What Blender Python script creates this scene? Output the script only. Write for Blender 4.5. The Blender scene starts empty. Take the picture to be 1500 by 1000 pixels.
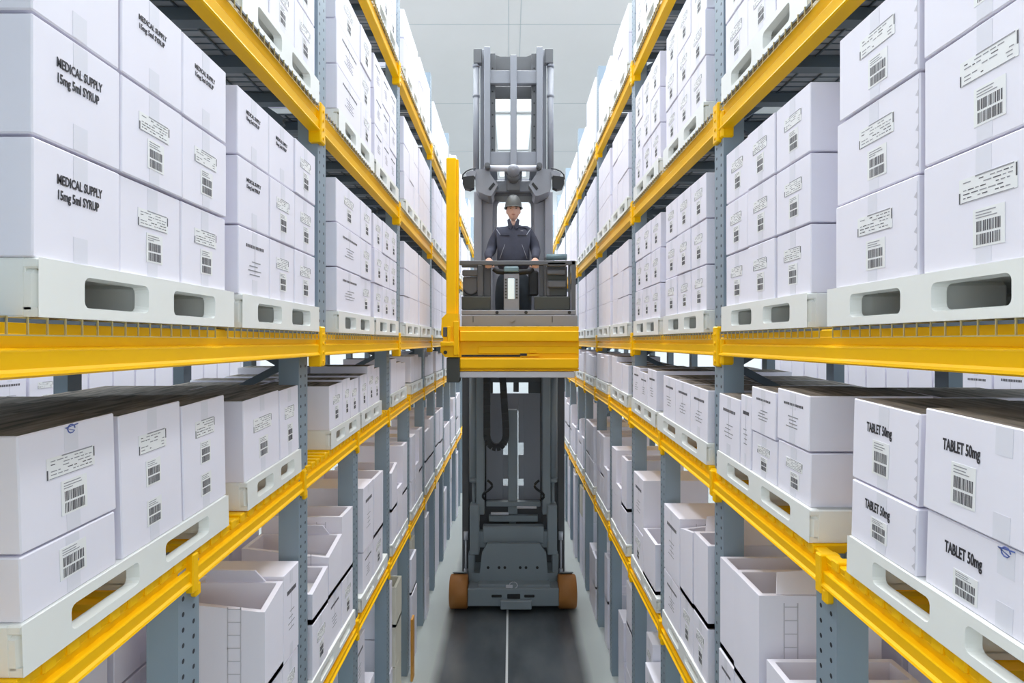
import bpy, bmesh, math, random
from mathutils import Matrix, Vector

random.seed(11)
SC = bpy.context.scene
COL = SC.collection
PI = math.pi
EYE = 3.4            # camera height above the floor
F = 900.0            # focal length in pixels of the 1500 px wide frame
VX, VY = 748.0, 500.0

# ------------------------------------------------------------------ materials
def lin(c):
    c = c / 255.0
    return c / 12.92 if c <= 0.04045 else ((c + 0.055) / 1.055) ** 2.4
def rgb(r, g, b): return (lin(r), lin(g), lin(b), 1.0)

def mat(name, c, rough=0.5, metal=0.0, noise=0.0, nscale=8.0, stretch=(1, 1, 1), bump=0.0, spec=0.5, c2=None):
    m = bpy.data.materials.new(name); m.use_nodes = True
    nt = m.node_tree; b = nt.nodes['Principled BSDF']
    b.inputs['Base Color'].default_value = c
    b.inputs['Roughness'].default_value = rough
    b.inputs['Metallic'].default_value = metal
    b.inputs['Specular IOR Level'].default_value = spec
    if noise > 0 or c2 is not None or bump > 0:
        tc = nt.nodes.new('ShaderNodeTexCoord'); mp = nt.nodes.new('ShaderNodeMapping')
        mp.inputs['Scale'].default_value = stretch
        n = nt.nodes.new('ShaderNodeTexNoise'); n.inputs['Scale'].default_value = nscale; n.inputs['Detail'].default_value = 4
        nt.links.new(tc.outputs['Object'], mp.inputs['Vector']); nt.links.new(mp.outputs['Vector'], n.inputs['Vector'])
        r = nt.nodes.new('ShaderNodeValToRGB')
        k = 1 - noise
        r.color_ramp.elements[0].color = (c[0]*k, c[1]*k, c[2]*k, 1) if c2 is None else c2
        r.color_ramp.elements[1].color = c
        r.color_ramp.elements[0].position = 0.3; r.color_ramp.elements[1].position = 0.65
        nt.links.new(n.outputs['Fac'], r.inputs['Fac']); nt.links.new(r.outputs['Color'], b.inputs['Base Color'])
        if bump > 0:
            bp = nt.nodes.new('ShaderNodeBump'); bp.inputs['Strength'].default_value = bump; bp.inputs['Distance'].default_value = 0.01
            nt.links.new(n.outputs['Fac'], bp.inputs['Height']); nt.links.new(bp.outputs['Normal'], b.inputs['Normal'])
    return m

def emit(name, c, s):
    m = bpy.data.materials.new(name); m.use_nodes = True
    b = m.node_tree.nodes['Principled BSDF']
    b.inputs['Base Color'].default_value = c
    b.inputs['Emission Color'].default_value = c; b.inputs['Emission Strength'].default_value = s
    return m

def steel_holes():
    """galvanised blue-grey upright with rows of dark punched holes"""
    m = mat('perforated_steel', rgb(140, 156, 168), 0.5, 0.15)
    nt = m.node_tree; b = nt.nodes['Principled BSDF']
    tc = nt.nodes.new('ShaderNodeTexCoord'); sx = nt.nodes.new('ShaderNodeSeparateXYZ')
    nt.links.new(tc.outputs['Object'], sx.inputs[0])
    def mth(op, a, bb=None):
        n = nt.nodes.new('ShaderNodeMath'); n.operation = op
        for i, v in enumerate((a, bb)):
            if v is None: continue
            if isinstance(v, (int, float)): n.inputs[i].default_value = v
            else: nt.links.new(v, n.inputs[i])
        return n.outputs[0]
    zz = mth('SUBTRACT', mth('FRACT', mth('DIVIDE', sx.outputs['Z'], 0.05)), 0.5)
    z2 = mth('POWER', mth('ABSOLUTE', mth('MULTIPLY', zz, 0.05)), 2)
    d = None
    for ax, c0 in (('Y', 0.03), ('Y', -0.035), ('X', 0.03)):
        yy = mth('SUBTRACT', sx.outputs[ax], c0)
        q = mth('ADD', mth('MULTIPLY', mth('POWER', mth('ABSOLUTE', yy), 2), 1.0), z2)
        d = q if d is None else mth('MINIMUM', d, q)
    hole = mth('LESS_THAN', d, 0.0078 ** 2)
    mx = nt.nodes.new('ShaderNodeMix'); mx.data_type = 'RGBA'
    mx.inputs[6].default_value = rgb(140, 156, 168); mx.inputs[7].default_value = rgb(30, 36, 42)
    nt.links.new(hole, mx.inputs[0]); nt.links.new(mx.outputs[2], b.inputs['Base Color'])
    return m

M = {
 'carton': mat('white_carton', rgb(241, 239, 250), 0.55, noise=0.03, nscale=3, bump=0.03),
 'carton_warm': mat('cream_carton', rgb(226, 222, 206), 0.6, noise=0.08, nscale=4),
 'kraft': mat('kraft_lid', rgb(150, 138, 124), 0.7, c2=rgb(66, 58, 50), nscale=3.0, stretch=(14, 1.6, 1)),  # streaky brown for the tops of the lower cartons
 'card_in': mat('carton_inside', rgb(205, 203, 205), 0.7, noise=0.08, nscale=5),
 'strip': mat('perforation_shade', rgb(204, 202, 212), 0.6),  # pale grey of the perforation marks
 'tape': mat('clear_tape', rgb(229, 229, 239), 0.35),
 'paper': mat('label_paper', rgb(240, 241, 242), 0.5),
 'ink': mat('black_ink', rgb(52, 50, 56), 0.6),
 'bar_ink': mat('barcode_ink', rgb(88, 86, 92), 0.6),
 'ink_soft': mat('grey_ink', rgb(150, 150, 156), 0.6),
 'plastic': mat('white_plastic', rgb(240, 242, 238), 0.35, noise=0.02, nscale=2),
 'yellow': mat('yellow_paint', rgb(255, 197, 4), 0.38, noise=0.04, nscale=3, spec=0.2),
 'upright': steel_holes(),
 'steel': mat('grey_steel', rgb(140, 156, 168), 0.45, 0.4),
 'dark_steel': mat('dark_steel', rgb(92, 104, 114), 0.5, 0.3),
 'zinc': mat('dark_zinc_sheet', rgb(150, 155, 162), 0.6, 0.1),  # added deck sheet, stands in for shade on the shelf undersides
 'wire': mat('wire', rgb(188, 172, 120), 0.4, 0.3),
 'tgrey': mat('truck_grey', rgb(134, 137, 144), 0.42, noise=0.04, nscale=3),
 'tlow': mat('truck_slate', rgb(138, 150, 157), 0.45, noise=0.06, nscale=3),
 'tdark': mat('truck_dark_grey', rgb(92, 94, 97), 0.5, noise=0.05, nscale=4),
 'tpanel': mat('mast_panel_grey', rgb(172, 175, 184), 0.5, noise=0.04, nscale=2),
 'tblack': mat('black_plastic', rgb(30, 32, 34), 0.5),
 'panel': mat('olive_panel', rgb(62, 66, 62), 0.55),
 'teal': mat('teal_plastic', rgb(104, 128, 134), 0.4),
 'silver': mat('bare_aluminium', rgb(206, 208, 216), 0.4, 0.15),
 'tyre': mat('brown_polyurethane', rgb(170, 112, 52), 0.5, noise=0.1, nscale=6),
 'floor': None,
 'wall': mat('white_wall_panel', rgb(236, 240, 242), 0.5),
 'ceil': mat('white_ceiling_panel', rgb(206, 203, 203), 0.55, noise=0.03, nscale=0.6),
 'seam': mat('panel_seam', rgb(172, 178, 182), 0.6),
 'skin': mat('skin', rgb(222, 178, 156), 0.5),
 'hair': mat('dark_hair', rgb(44, 34, 30), 0.7),
 'lips': mat('lips', rgb(176, 106, 96), 0.5),
 'eye': mat('eye_dark', rgb(48, 40, 38), 0.3),
 'jacket': mat('navy_work_jacket', rgb(64, 67, 82), 0.8, noise=0.15, nscale=14, bump=0.25),
 'trousers': mat('dark_trousers', rgb(46, 54, 62), 0.85, noise=0.15, nscale=12, bump=0.2),
 'piping': mat('grey_piping', rgb(150, 154, 164), 0.7),
 'helmet': mat('grey_helmet', rgb(92, 94, 92), 0.35),
 'boot': mat('black_boot', rgb(26, 26, 28), 0.5),
 'lightpanel': emit('lit_panel', rgb(225, 240, 242), 0.9),
 'led': emit('led_diffuser', (1, 1, 1, 1), 1.4),
 'green': mat('teal_wrap', rgb(64, 130, 128), 0.6),
 'blue': mat('blue_ink', rgb(92, 110, 180), 0.6),
 'orange_board': mat('orange_board', rgb(206, 146, 60), 0.6, noise=0.1),
}
def floor_mat():
    """polished floor: dark middle strip between pale edges"""
    m = mat('polished_floor', rgb(100, 106, 110), 0.18, c2=rgb(72, 78, 84), nscale=2.2, stretch=(1, 0.4, 1))
    nt = m.node_tree; b = nt.nodes['Principled BSDF']; b.inputs['Specular IOR Level'].default_value = 0.6
    src = b.inputs['Base Color'].links[0].from_socket
    tc = nt.nodes.new('ShaderNodeTexCoord'); sx = nt.nodes.new('ShaderNodeSeparateXYZ'); nt.links.new(tc.outputs['Object'], sx.inputs[0])
    n = nt.nodes.new('ShaderNodeTexNoise'); n.inputs['Scale'].default_value = 1.5; nt.links.new(tc.outputs['Object'], n.inputs['Vector'])
    def mth(op, x, y):
        q = nt.nodes.new('ShaderNodeMath'); q.operation = op
        for i, v in enumerate((x, y)):
            if isinstance(v, (int, float)): q.inputs[i].default_value = v
            else: nt.links.new(v, q.inputs[i])
        return q.outputs[0]
    ax = mth('ABSOLUTE', mth('ADD', sx.outputs['X'], -.01), 0)
    ax = mth('ADD', ax, mth('MULTIPLY', n.outputs['Fac'], .06))
    mr = nt.nodes.new('ShaderNodeMapRange'); mr.inputs['From Min'].default_value = .74; mr.inputs['From Max'].default_value = .86
    nt.links.new(ax, mr.inputs['Value'])
    mx = nt.nodes.new('ShaderNodeMix'); mx.data_type = 'RGBA'; nt.links.new(mr.outputs[0], mx.inputs[0]); nt.links.new(src, mx.inputs[6]); mx.inputs[7].default_value = rgb(172, 178, 175)
    nt.links.new(mx.outputs[2], b.inputs['Base Color'])
    return m
M['floor'] = floor_mat()

# ------------------------------------------------------------------ mesh helpers
class MB:
    def __init__(s): s.v = []; s.f = []; s.mi = []; s.sm = []
    def add(s, vs, fs, mi=0, smooth=False):
        o = len(s.v); s.v += [tuple(p) for p in vs]
        for f in fs: s.f.append(tuple(i + o for i in f)); s.mi.append(mi); s.sm.append(smooth)
        return s
    def box(s, x0, x1, y0, y1, z0, z1, mi=0):
        vs = [(x0,y0,z0),(x1,y0,z0),(x1,y1,z0),(x0,y1,z0),(x0,y0,z1),(x1,y0,z1),(x1,y1,z1),(x0,y1,z1)]
        return s.add(vs, [(3,2,1,0),(4,5,6,7),(0,1,5,4),(1,2,6,5),(2,3,7,6),(3,0,4,7)], mi)
    def cbox(s, x0, x1, y0, y1, z0, z1, c=0.01, mi=0):
        """box with chamfered edges"""
        c = min(c, (x1-x0)*.45, (y1-y0)*.45, (z1-z0)*.45)
        X, Y, Z = (x0, x1), (y0, y1), (z0, z1); vs = []; idx = {}
        for i in (0, 1):
            for j in (0, 1):
                for k in (0, 1):
                    dx, dy, dz = (c, -c)[i], (c, -c)[j], (c, -c)[k]
                    for a, p in (('x', (X[i], Y[j]+dy, Z[k]+dz)), ('y', (X[i]+dx, Y[j], Z[k]+dz)), ('z', (X[i]+dx, Y[j]+dy, Z[k]))):
                        idx[(i, j, k, a)] = len(vs); vs.append(p)
        g = lambda i, j, k, a: idx[(i, j, k, a)]; fs = []
        fs += [(g(0,0,0,'x'),g(0,0,1,'x'),g(0,1,1,'x'),g(0,1,0,'x')), (g(1,0,0,'x'),g(1,1,0,'x'),g(1,1,1,'x'),g(1,0,1,'x'))]
        fs += [(g(0,0,0,'y'),g(1,0,0,'y'),g(1,0,1,'y'),g(0,0,1,'y')), (g(0,1,0,'y'),g(0,1,1,'y'),g(1,1,1,'y'),g(1,1,0,'y'))]
        fs += [(g(0,0,0,'z'),g(0,1,0,'z'),g(1,1,0,'z'),g(1,0,0,'z')), (g(0,0,1,'z'),g(1,0,1,'z'),g(1,1,1,'z'),g(0,1,1,'z'))]
        for i in (0, 1):
            for j in (0, 1):
                fs.append((g(i,j,0,'x'),g(i,j,0,'y'),g(i,j,1,'y'),g(i,j,1,'x')))
                fs.append((g(i,0,j,'x'),g(i,0,j,'z'),g(i,1,j,'z'),g(i,1,j,'x')))
                fs.append((g(0,i,j,'y'),g(0,i,j,'z'),g(1,i,j,'z'),g(1,i,j,'y')))
        for i in (0, 1):
            for j in (0, 1):
                for k in (0, 1): fs.append((g(i,j,k,'x'),g(i,j,k,'y'),g(i,j,k,'z')))
        return s.add(vs, fs, mi)
    def prism(s, pts, axis, a0, a1, mi=0):
        """extrude a 2-D outline (list of pairs) along an axis"""
        n = len(pts)
        def P(p, a): return {'x': (a, p[0], p[1]), 'y': (p[0], a, p[1]), 'z': (p[0], p[1], a)}[axis]
        vs = [P(p, a0) for p in pts] + [P(p, a1) for p in pts]
        fs = [tuple(range(n)), tuple(range(2*n-1, n-1, -1))] + [(i, i+n, (i+1) % n + n, (i+1) % n) for i in range(n)]
        return s.add(vs, fs, mi)
    def tube(s, path, r, n=10, mi=0, cap=True):
        path = [Vector(p) for p in path]; rs = r if isinstance(r, (list, tuple)) else [r]*len(path)
        vs = []; up0 = None
        for i, p in enumerate(path):
            t = (path[min(i+1, len(path)-1)] - path[max(i-1, 0)]).normalized()
            if up0 is None:
                up0 = Vector((0, 0, 1)) if abs(t.z) < .9 else Vector((1, 0, 0))
            a = t.cross(up0).normalized(); b = t.cross(a).normalized(); up0 = -b if False else up0
            for k in range(n):
                q = 2*PI*k/n; vs.append(p + (a*math.cos(q) + b*math.sin(q))*rs[i])
        fs = [(i*n+k, i*n+(k+1) % n, (i+1)*n+(k+1) % n, (i+1)*n+k) for i in range(len(path)-1) for k in range(n)]
        s.add(vs, fs, mi, True)
        if cap:
            o = len(s.v) - len(vs)
            s.f.append(tuple(range(o+n-1, o-1, -1))); s.mi.append(mi); s.sm.append(False)
            e = o + (len(path)-1)*n
            s.f.append(tuple(range(e, e+n))); s.mi.append(mi); s.sm.append(False)
        return s
    def bar(s, p, q, w, h, mi=0):
        """rectangular bar between two points"""
        p, q = Vector(p), Vector(q); t = (q-p).normalized()
        up = Vector((0, 1, 0)) if abs(t.y) < .9 else Vector((0, 0, 1))
        a = t.cross(up).normalized()*w/2; b = t.cross(a).normalized()*h/2
        vs = [p-a-b, p+a-b, p+a+b, p-a+b, q-a-b, q+a-b, q+a+b, q-a+b]
        return s.add(vs, [(0,1,2,3),(7,6,5,4),(0,4,5,1),(1,5,6,2),(2,6,7,3),(3,7,4,0)], mi)
    def mesh(s, name, mats):
        me = bpy.data.meshes.new(name); me.from_pydata(s.v, [], s.f); 
        for m in mats: me.materials.append(m)
        me.polygons.foreach_set('material_index', s.mi); me.polygons.foreach_set('use_smooth', s.sm)
        bm = bmesh.new(); bm.from_mesh(me); bmesh.ops.recalc_face_normals(bm, faces=bm.faces); bm.to_mesh(me); bm.free()
        me.update(); return me
    def build(s, name, mats, parent=None):
        if not isinstance(mats, (list, tuple)): mats = [mats]
        return link(name, s.mesh(name, mats), parent)

def link(name, me, parent=None):
    o = bpy.data.objects.new(name, me); COL.objects.link(o)
    if parent is not None: o.parent = parent
    return o
def empty(name, loc=(0, 0, 0)):
    o = bpy.data.objects.new(name, None); COL.objects.link(o); o.location = loc; o.empty_display_size = 0.1
    return o
def tag(o, label=None, cat=None, group=None, kind=None):
    if label: o['label'] = label
    if cat: o['category'] = cat
    if group: o['group'] = group
    if kind: o['kind'] = kind
    return o

# ------------------------------------------------------------------ layout of the place
# the aisle runs along +Y; left is -X. Heights below are written relative to the eye and lifted by EYE.
J0, BAY = 0.93, 2.15
NB = 8
HB = BAY/2
SIDES = {-1: dict(name='left', up=0.95, lo=1.035, post_up=0.965, post_lo=1.05),
          1: dict(name='right', up=1.035, lo=1.01, post_up=1.045, post_lo=1.03)}
ZC, ZD, ZE, ZA = 0.040, 1.155, 2.345, -1.885          # top of each level's beams (the B level climbs a little)
BPTS = [(0, -0.765), (1, -0.735), (2, -0.692), (3.08, -0.647), (4.155, -0.612), (5.23, -0.583), (6.3, -0.562), (9, -0.553), (40, -0.55)]
def zB(y):
    for (a, za), (b, zb) in zip(BPTS, BPTS[1:]):
        if a <= y <= b: return za + (zb-za)*(y-a)/(b-a)
    return BPTS[-1][1]
LV = {'C': 'eye-level shelf', 'D': 'shelf above the operator', 'E': 'top shelf', 'B': 'shelf below eye level', 'A': 'low shelf', 'F': 'floor'}
LV['D'] = 'upper shelf'
ORD = ['nearest', 'second', 'third', 'fourth', 'fifth', 'sixth', 'seventh', 'eighth', 'ninth', 'tenth', 'eleventh', 'twelfth', 'thirteenth', 'fourteenth', 'fifteenth', 'sixteenth', 'seventeenth', 'eighteenth', 'nineteenth', 'twentieth']

def place(o, x, y, z, slope=0.0, side=-1):
    """stand a thing (local +X is its aisle face) at a point of a rack; the right rack is turned round"""
    o.matrix_world = Matrix.Translation((x, y, z)) @ Matrix.Rotation(math.atan(slope), 4, 'X') @ (Matrix.Rotation(PI, 4, 'Z') if side > 0 else Matrix.Identity(4))

# ------------------------------------------------------------------ the setting
def structure(o): o['kind'] = 'structure'; return o
END = 38.0; CH = 13.0
structure(MB().box(-6, 6, -6, END, -0.1, 0).build('floor', M['floor']))
structure(MB().box(-6, 6, -6, END, CH, CH+.13).build('ceiling', M['ceil']))
structure(MB().box(-6, 6, END, END+.1, 0, CH).build('wall_back', M['wall']))
structure(MB().box(-6.1, -6, -6, END, 0, CH).build('wall_left', M['wall']))
structure(MB().box(6, 6.1, -6, END, 0, CH).build('wall_right', M['wall']))
structure(MB().box(-6, 6, -6.1, -6, 0, CH).build('wall_front', M['wall']))
sm = MB()
for y in (12.6, 18.6, 24.8, 31): sm.box(-6, 6, y-.014, y+.014, CH-.006, CH+.002)
for x in (-.06, .30): sm.box(x-.010, x+.010, -6, END, CH-.006, CH+.002)
structure(sm.build('trim_1', M['seam']))
structure(MB().box(-.012-.04, .012-.04, -2, END, 0.0, 0.0012).build('trim_2', M['wall']))

# ------------------------------------------------------------------ ceiling lights
def area(name, loc, sx, sy, power, parent=None, col=(1, 1, 1)):
    l = bpy.data.lights.new(name, 'AREA'); l.shape = 'RECTANGLE'; l.size = sx; l.size_y = sy; l.energy = power; l.color = col
    o = bpy.data.objects.new(name, l); COL.objects.link(o); o.location = loc
    if parent: o.parent = parent
    return o
body_me = MB().cbox(-.78, .78, -2.3, 2.3, -.06, 0, .02).mesh('housing', [M['wall']])
diff_me = MB().cbox(-.74, .74, -2.25, 2.25, -.075, -.058, .006).mesh('diffuser', [M['led']])
def luminaire(x, y, power, label):
    t = empty('ceiling_light', (x, y, CH-.007)); tag(t, label, 'light', 'linear ceiling lights')
    link('housing', body_me, t); link('diffuser', diff_me, t)
    area('lamp', (0, 0, -.09), 1.4, 4.4, power, t, (0.93, 0.965, 1.0))
AISLE_W = 1500
for i, y in enumerate((4.6, 9.5, 14.4, 23.2, 28.2, 33.2)):
    luminaire(.12, y, AISLE_W, 'white linear ceiling light over the aisle, %s along the row' % ORD[i])
for s in (-1, 1):
    for i, y in enumerate((2.5, 8.5, 14.5)):
        luminaire(s*3.3, y, 1100, 'white linear ceiling light above the aisle behind the %s rack, %s along' % (SIDES[s]['name'], ORD[i]))

# ------------------------------------------------------------------ racks
RACK_D = 1.15
def beam_profile(h=.112):
    # x outward to the aisle (0 = face), z down from the top
    return [(-.05, 0), (-.012, 0), (-.009, -.004), (-.013, -h*.22), (-.011, -h*.24), (-.017, -h*.46), (-.002, -h*.50), (0, -h*.54), (-.003, -h*.84), (.004, -h*.9), (.006, -h*.96), (.001, -h), (-.05, -h)]
beam_cache = {}
def beam_mesh(L, h):
    k = (round(L, 3), h)
    if k not in beam_cache: beam_cache[k] = MB().prism(beam_profile(h), 'y', 0, L).mesh('beam', [M['yellow']])
    return beam_cache[k]
cm = MB()
cm.cbox(-.055, .010, -.035, .035, -.165, .035, .006)
cm.cbox(-.06, -.0, .03, .075, -.155, -.02, .008)
for z in (-.005, -.05, -.095, -.14): cm.tube([(.008, 0, z), (.015, 0, z)], .008, 8)
conn_me = cm.mesh('connector', [M['yellow']])
cm2 = MB(); cm2.cbox(-.06, .0075, -.018, .018, -.125, .0015, .004); cm2.cbox(-.075, .004, .012, .045, -.15, -.10, .008)
conn2_me = cm2.mesh('connector', [M['yellow']])

def deck_mesh(L, depth):
    """mesh deck: wires over a sheet added in place of the shade underneath, the wire ends turned down over the beam, channels below"""
    b = MB(); n = int(L/.05)
    for i in range(n+1):
        y = i*L/n
        b.box(-.05, .004, y-.0015, y+.0015, -.002, .003); b.box(-depth, -.05, y-.003, y+.003, -.004, .003, 1)
        b.box(.003, .0065, y-.0015, y+.0015, -.034, .003)
    k = int(depth/.1)
    for i in range(k+1):
        x = -depth + i*(depth)/k
        b.box(x-.003, x+.003, 0, L, -.009, -.001, 1)
    b.box(.004, .007, 0, L, -.0345, -.0315)
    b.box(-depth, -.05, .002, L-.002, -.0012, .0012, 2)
    for f in (.12, .5, .88):
        b.box(-depth, -.055, L*f-.03, L*f+.03, -.05, -.006, 1)
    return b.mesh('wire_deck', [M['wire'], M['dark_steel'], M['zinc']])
def slat_mesh(L, depth):
    """lower deck of yellow bars running back from the beam"""
    b = MB(); n = int(L/.075)
    for i in range(n+1):
        y = i*(L-.04)/n
        b.cbox(-depth, -.012, y, y+.04, -.03, .004, .004)
    b.box(-.09, -.055, 0, L, -.05, -.03); b.box(-depth, -depth+.04, 0, L, -.05, -.03)
    return b.mesh('slat_deck', [M['yellow']])

racks = {}
for s, P in SIDES.items():
    R = empty('pallet_rack', (s*1.0, 0, 0)); racks[s] = R
    tag(R, 'tall yellow and grey pallet rack lining the %s side of the aisle' % P['name'], 'rack', 'pallet racks')
R_DONE = []
def put(name, me, s, x, y, z, slope=0.0, parent=None):
    o = link(name, me)
    place(o, s*x, y, EYE+z, slope, s)
    R_DONE.append((o, parent if parent is not None else racks[s]))
    return o

up_me, lo_me, rear_me = {}, {}, {}
def post_mesh(h, w=.13, d=.10):
    # C-section, aisle face at x=0, centred on y=0, from z=0 up
    b = MB(); t = .006
    out = [(0, -w/2), (0, w/2), (-d, w/2), (-d, w/2-.03), (-d+t, w/2-.03), (-d+t, w/2-t), (-.02, w/2-t), (-.02, .02), (-.03, .02), (-.03, -.02), (-.02, -.02),
           (-.02, -w/2+t), (-d+t, -w/2+t), (-d+t, -w/2+.03), (-d, -w/2+.03), (-d, -w/2)]
    b.prism(out, 'z', 0, h); return b.mesh('upright', [M['upright']])
H_UP, H_LO = 8.0-(EYE+ZC-.11), EYE+ZC-.115
m_post_left_up = post_mesh(3.3); m_post_left_lo = post_mesh(EYE+ZC-.118)
m_post_full = post_mesh(EYE+3.28); m_rear_full = post_mesh(EYE+3.1, .1, .07); m_rear_half = post_mesh(EYE-.1, .1, .07)
for m_ in (m_rear_full, m_rear_half): m_.materials.clear(); m_.materials.append(M['dark_steel'])
def brace_mesh(zs, depth):
    b = MB()
    for i, (z0, z1) in enumerate(zip(zs, zs[1:])):
        p, q = (-.09, 0, z0), (-depth, 0, z1)
        if i % 2: p, q = (-depth, 0, z0), (-.09, 0, z1)
        b.bar(p, q, .035, .03)
    b.bar((-.09, 0, zs[0]), (-depth, 0, zs[0]), .035, .03)
    return b.mesh('frame_brace', [M['dark_steel']])
m_brace_full = brace_mesh([.4, 1.2, 2.0, 2.72, 3.28, 3.9, 4.5, 5.2, 5.7, 6.3], RACK_D)
m_brace_half = brace_mesh([.4, 1.2, 1.9, 2.55], RACK_D)

# joints: full-bay frames
for s, P in SIDES.items():
    for n in range(0, NB+1):
        y = J0 + BAY*n
        if s < 0:
            put('upright', m_post_left_up, s, P['post_up'], y+.06, ZC-.11)
            put('upright', m_post_left_lo, s, P['post_lo'], y+.03, -EYE)
        else:
            put('upright', m_post_full, s, P['post_up'], y, -EYE)
        put('rear_upright', m_rear_full, s, P['lo']+RACK_D, y, -EYE)
        if n <= 5: put('frame_brace', m_brace_full, s, P['post_lo'], y, -EYE)
        # half-bay frame for the short lower bays
        if n < NB:
            put('upright', globals().setdefault('PHF', {}).setdefault(n, post_mesh(EYE+zB(y+HB)-.014)) if n not in globals().get('PHF', {}) else PHF[n], s, P['post_lo']+.0, y+HB, -EYE)
            put('rear_upright', m_rear_half, s, P['lo']+RACK_D, y+HB, -EYE)
            if n <= 4: put('frame_brace', m_brace_half, s, P['post_lo'], y+HB, -EYE)
    # long beams with two wire decks to a bay
    for lev, z, n0 in (('C', ZC, -1), ('D', ZD, 0), ('E', ZE, 1)):
        for n in range(n0, NB):
            y = J0 + BAY*n
            b = link('beam', beam_mesh(BAY-.01, .112)); 
            yy = y + (.005 if s < 0 else BAY-.005)
            place(b, s*P['up'], yy, EYE+z, 0, s); R_DONE.append((b, racks[s]))
            if n >= 0 :
                c = put('connector', conn_me, s, P['up']-.001, y, z, 0, b)
    for lev, z, n0 in (('C', ZC, 0), ('D', ZD, 0), ('E', ZE, 1)):
        for n in range(n0, min(NB, 6)):
            for k in range(2):
                y = J0 + BAY*n + .06 + k*1.045
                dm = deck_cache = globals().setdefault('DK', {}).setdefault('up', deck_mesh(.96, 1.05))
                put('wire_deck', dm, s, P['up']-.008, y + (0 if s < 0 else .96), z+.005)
    # short beams of the lower levels
    for k in range(-1, 2*NB):
        y0 = J0 + HB*k; y1 = y0 + HB
        if y1 < 0.3: continue
        sl = (zB(y1)-zB(y0))/HB
        b = link('beam', beam_mesh(math.hypot(HB-.006, sl*HB), .10))
        if s < 0: place(b, s*P['lo'], y0+.003, EYE+zB(y0), sl, s)
        else: place(b, s*P['lo'], y1-.003, EYE+zB(y1), sl, s)
        R_DONE.append((b, racks[s]))
        c = put('connector', conn2_me, s, P['lo']-.001, y0, zB(y0), 0, b)
        if k <= 9:
            dm = globals().setdefault('DK', {}).setdefault('lo', slat_mesh(.96, 1.05))
            d = put('slat_deck', dm, s, P['lo']-.008, (y0+.055) if s < 0 else (y0+1.015), zB(y0+.055 if s < 0 else y0+1.015)+.005, sl)
        if y0 > 1.5:
            b = link('beam', beam_mesh(HB-.006, .09)); place(b, s*P['lo'], y0+.003 if s < 0 else y1-.003, EYE+ZA, 0, s); R_DONE.append((b, racks[s]))
            put('connector', conn2_me, s, P['lo']-.001, y0, ZA, 0, b)

# ------------------------------------------------------------------ pallets
def pallet_mesh(L, h=.12, depth=1.0):
    """white moulded pallet: solid top and bottom plates, corner and centre blocks, two fork openings with rounded, funnelled mouths"""
    b = MB(); t = .022; R = .016
    a = .135*L/.88; w = .245*L/.88; g = (L-2*a-2*w)
    op = [(a, a+w), (a+w+g, a+w+g+w)]
    # front and back face plates pierced by rounded openings
    zb, zt = .024, h-.026
    for (x0, x1) in ((-.03, 0), (-depth, -depth+.03)):
        def ring(y0, y1, z0, z1, r, x):
            pts = []
            for cy, cz, q0 in ((y1-r, z1-r, 0), (y0+r, z1-r, 90), (y0+r, z0+r, 180), (y1-r, z0+r, 270)):
                for k in range(4):
                    q = math.radians(q0+30*k); pts.append((x, cy+r*math.cos(q), cz+r*math.sin(q)))
            return pts
        segs = [(0, (op[0][1]+op[1][0])/2, op[0]), ((op[0][1]+op[1][0])/2, L, op[1])]
        for (s0, s1, (o0, o1)) in segs:
            for x in (x0, x1):
                inner = ring(o0, o1, zb, zt, R, x); outer = ring(s0, s1, 0, h, 1e-4, x)
                n = len(inner)
                b.add(inner+outer, [(i, (i+1) % n, (i+1) % n+n, i+n) for i in range(n)])
            i0 = ring(o0, o1, zb, zt, R, x1); i1 = ring(o0+.012, o1-.012, zb+.004, zt-.004, R, x0); n = len(i0)
            b.add(i0+i1, [(i, (i+1) % n, (i+1) % n+n, i+n) for i in range(n)])
    b.cbox(-depth+.001, -.001, .0005, L-.0005, h-t, h, .004)
    for y0, y1 in ((0, a-.005), (op[0][1]+.005, op[1][0]-.005), (op[1][1]+.005, L)):
        for x0, x1 in ((-.2, -.004), (-depth/2-.1, -depth/2+.1), (-depth+.004, -depth+.2)):
            b.cbox(x0, x1, max(y0, .0008), min(y1, L-.0008), .003, h-t+.002, .012)
        b.box(-depth+.002, -.002, max(y0, .0008), min(y1, L-.0008), .0005, .02)
    for y0, y1 in ((.0, .03), (L-.03, L)): b.cbox(-depth+.002, -.028, y0, y1, 0, h, .004)
    return b.mesh('pallet', [M['plastic']])
pm_cache = {}
def pallet(s, lev, y0, y1, z, W, nth, slope=0.0, h=.12):
    L = round(y1-y0, 2); k = (L, h)
    if k not in pm_cache: pm_cache[k] = pallet_mesh(L, h)
    o = link('pallet', pm_cache[k])
    ya = y0 if s < 0 else y0+L
    place(o, s*W, ya, EYE+z+slope*(ya-y0) , slope, s)
    tag(o, 'white plastic pallet, %s on the %s rack\'s %s' % ('nearest one' if nth == 0 else ORD[nth] + ' one along', SIDES[s]['name'], LV[lev]), 'pallet', 'white plastic pallets on the %s %s' % (SIDES[s]['name'], LV[lev]))
    return o

# ------------------------------------------------------------------ cartons
SPECS = []
def carton(s, lev, pal, col, row, y0, y1, z0, z1, W, depth=.42, design=None, slope=0.0, top=None, kind='carton', m='carton', where=None):
    SPECS.append(dict(s=s, lev=lev, pal=pal, col=col, row=row, y0=y0, y1=y1, z0=z0, z1=z1, W=W, depth=depth, design=design, slope=slope, top=top, kind=kind, m=m, where=where))

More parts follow.
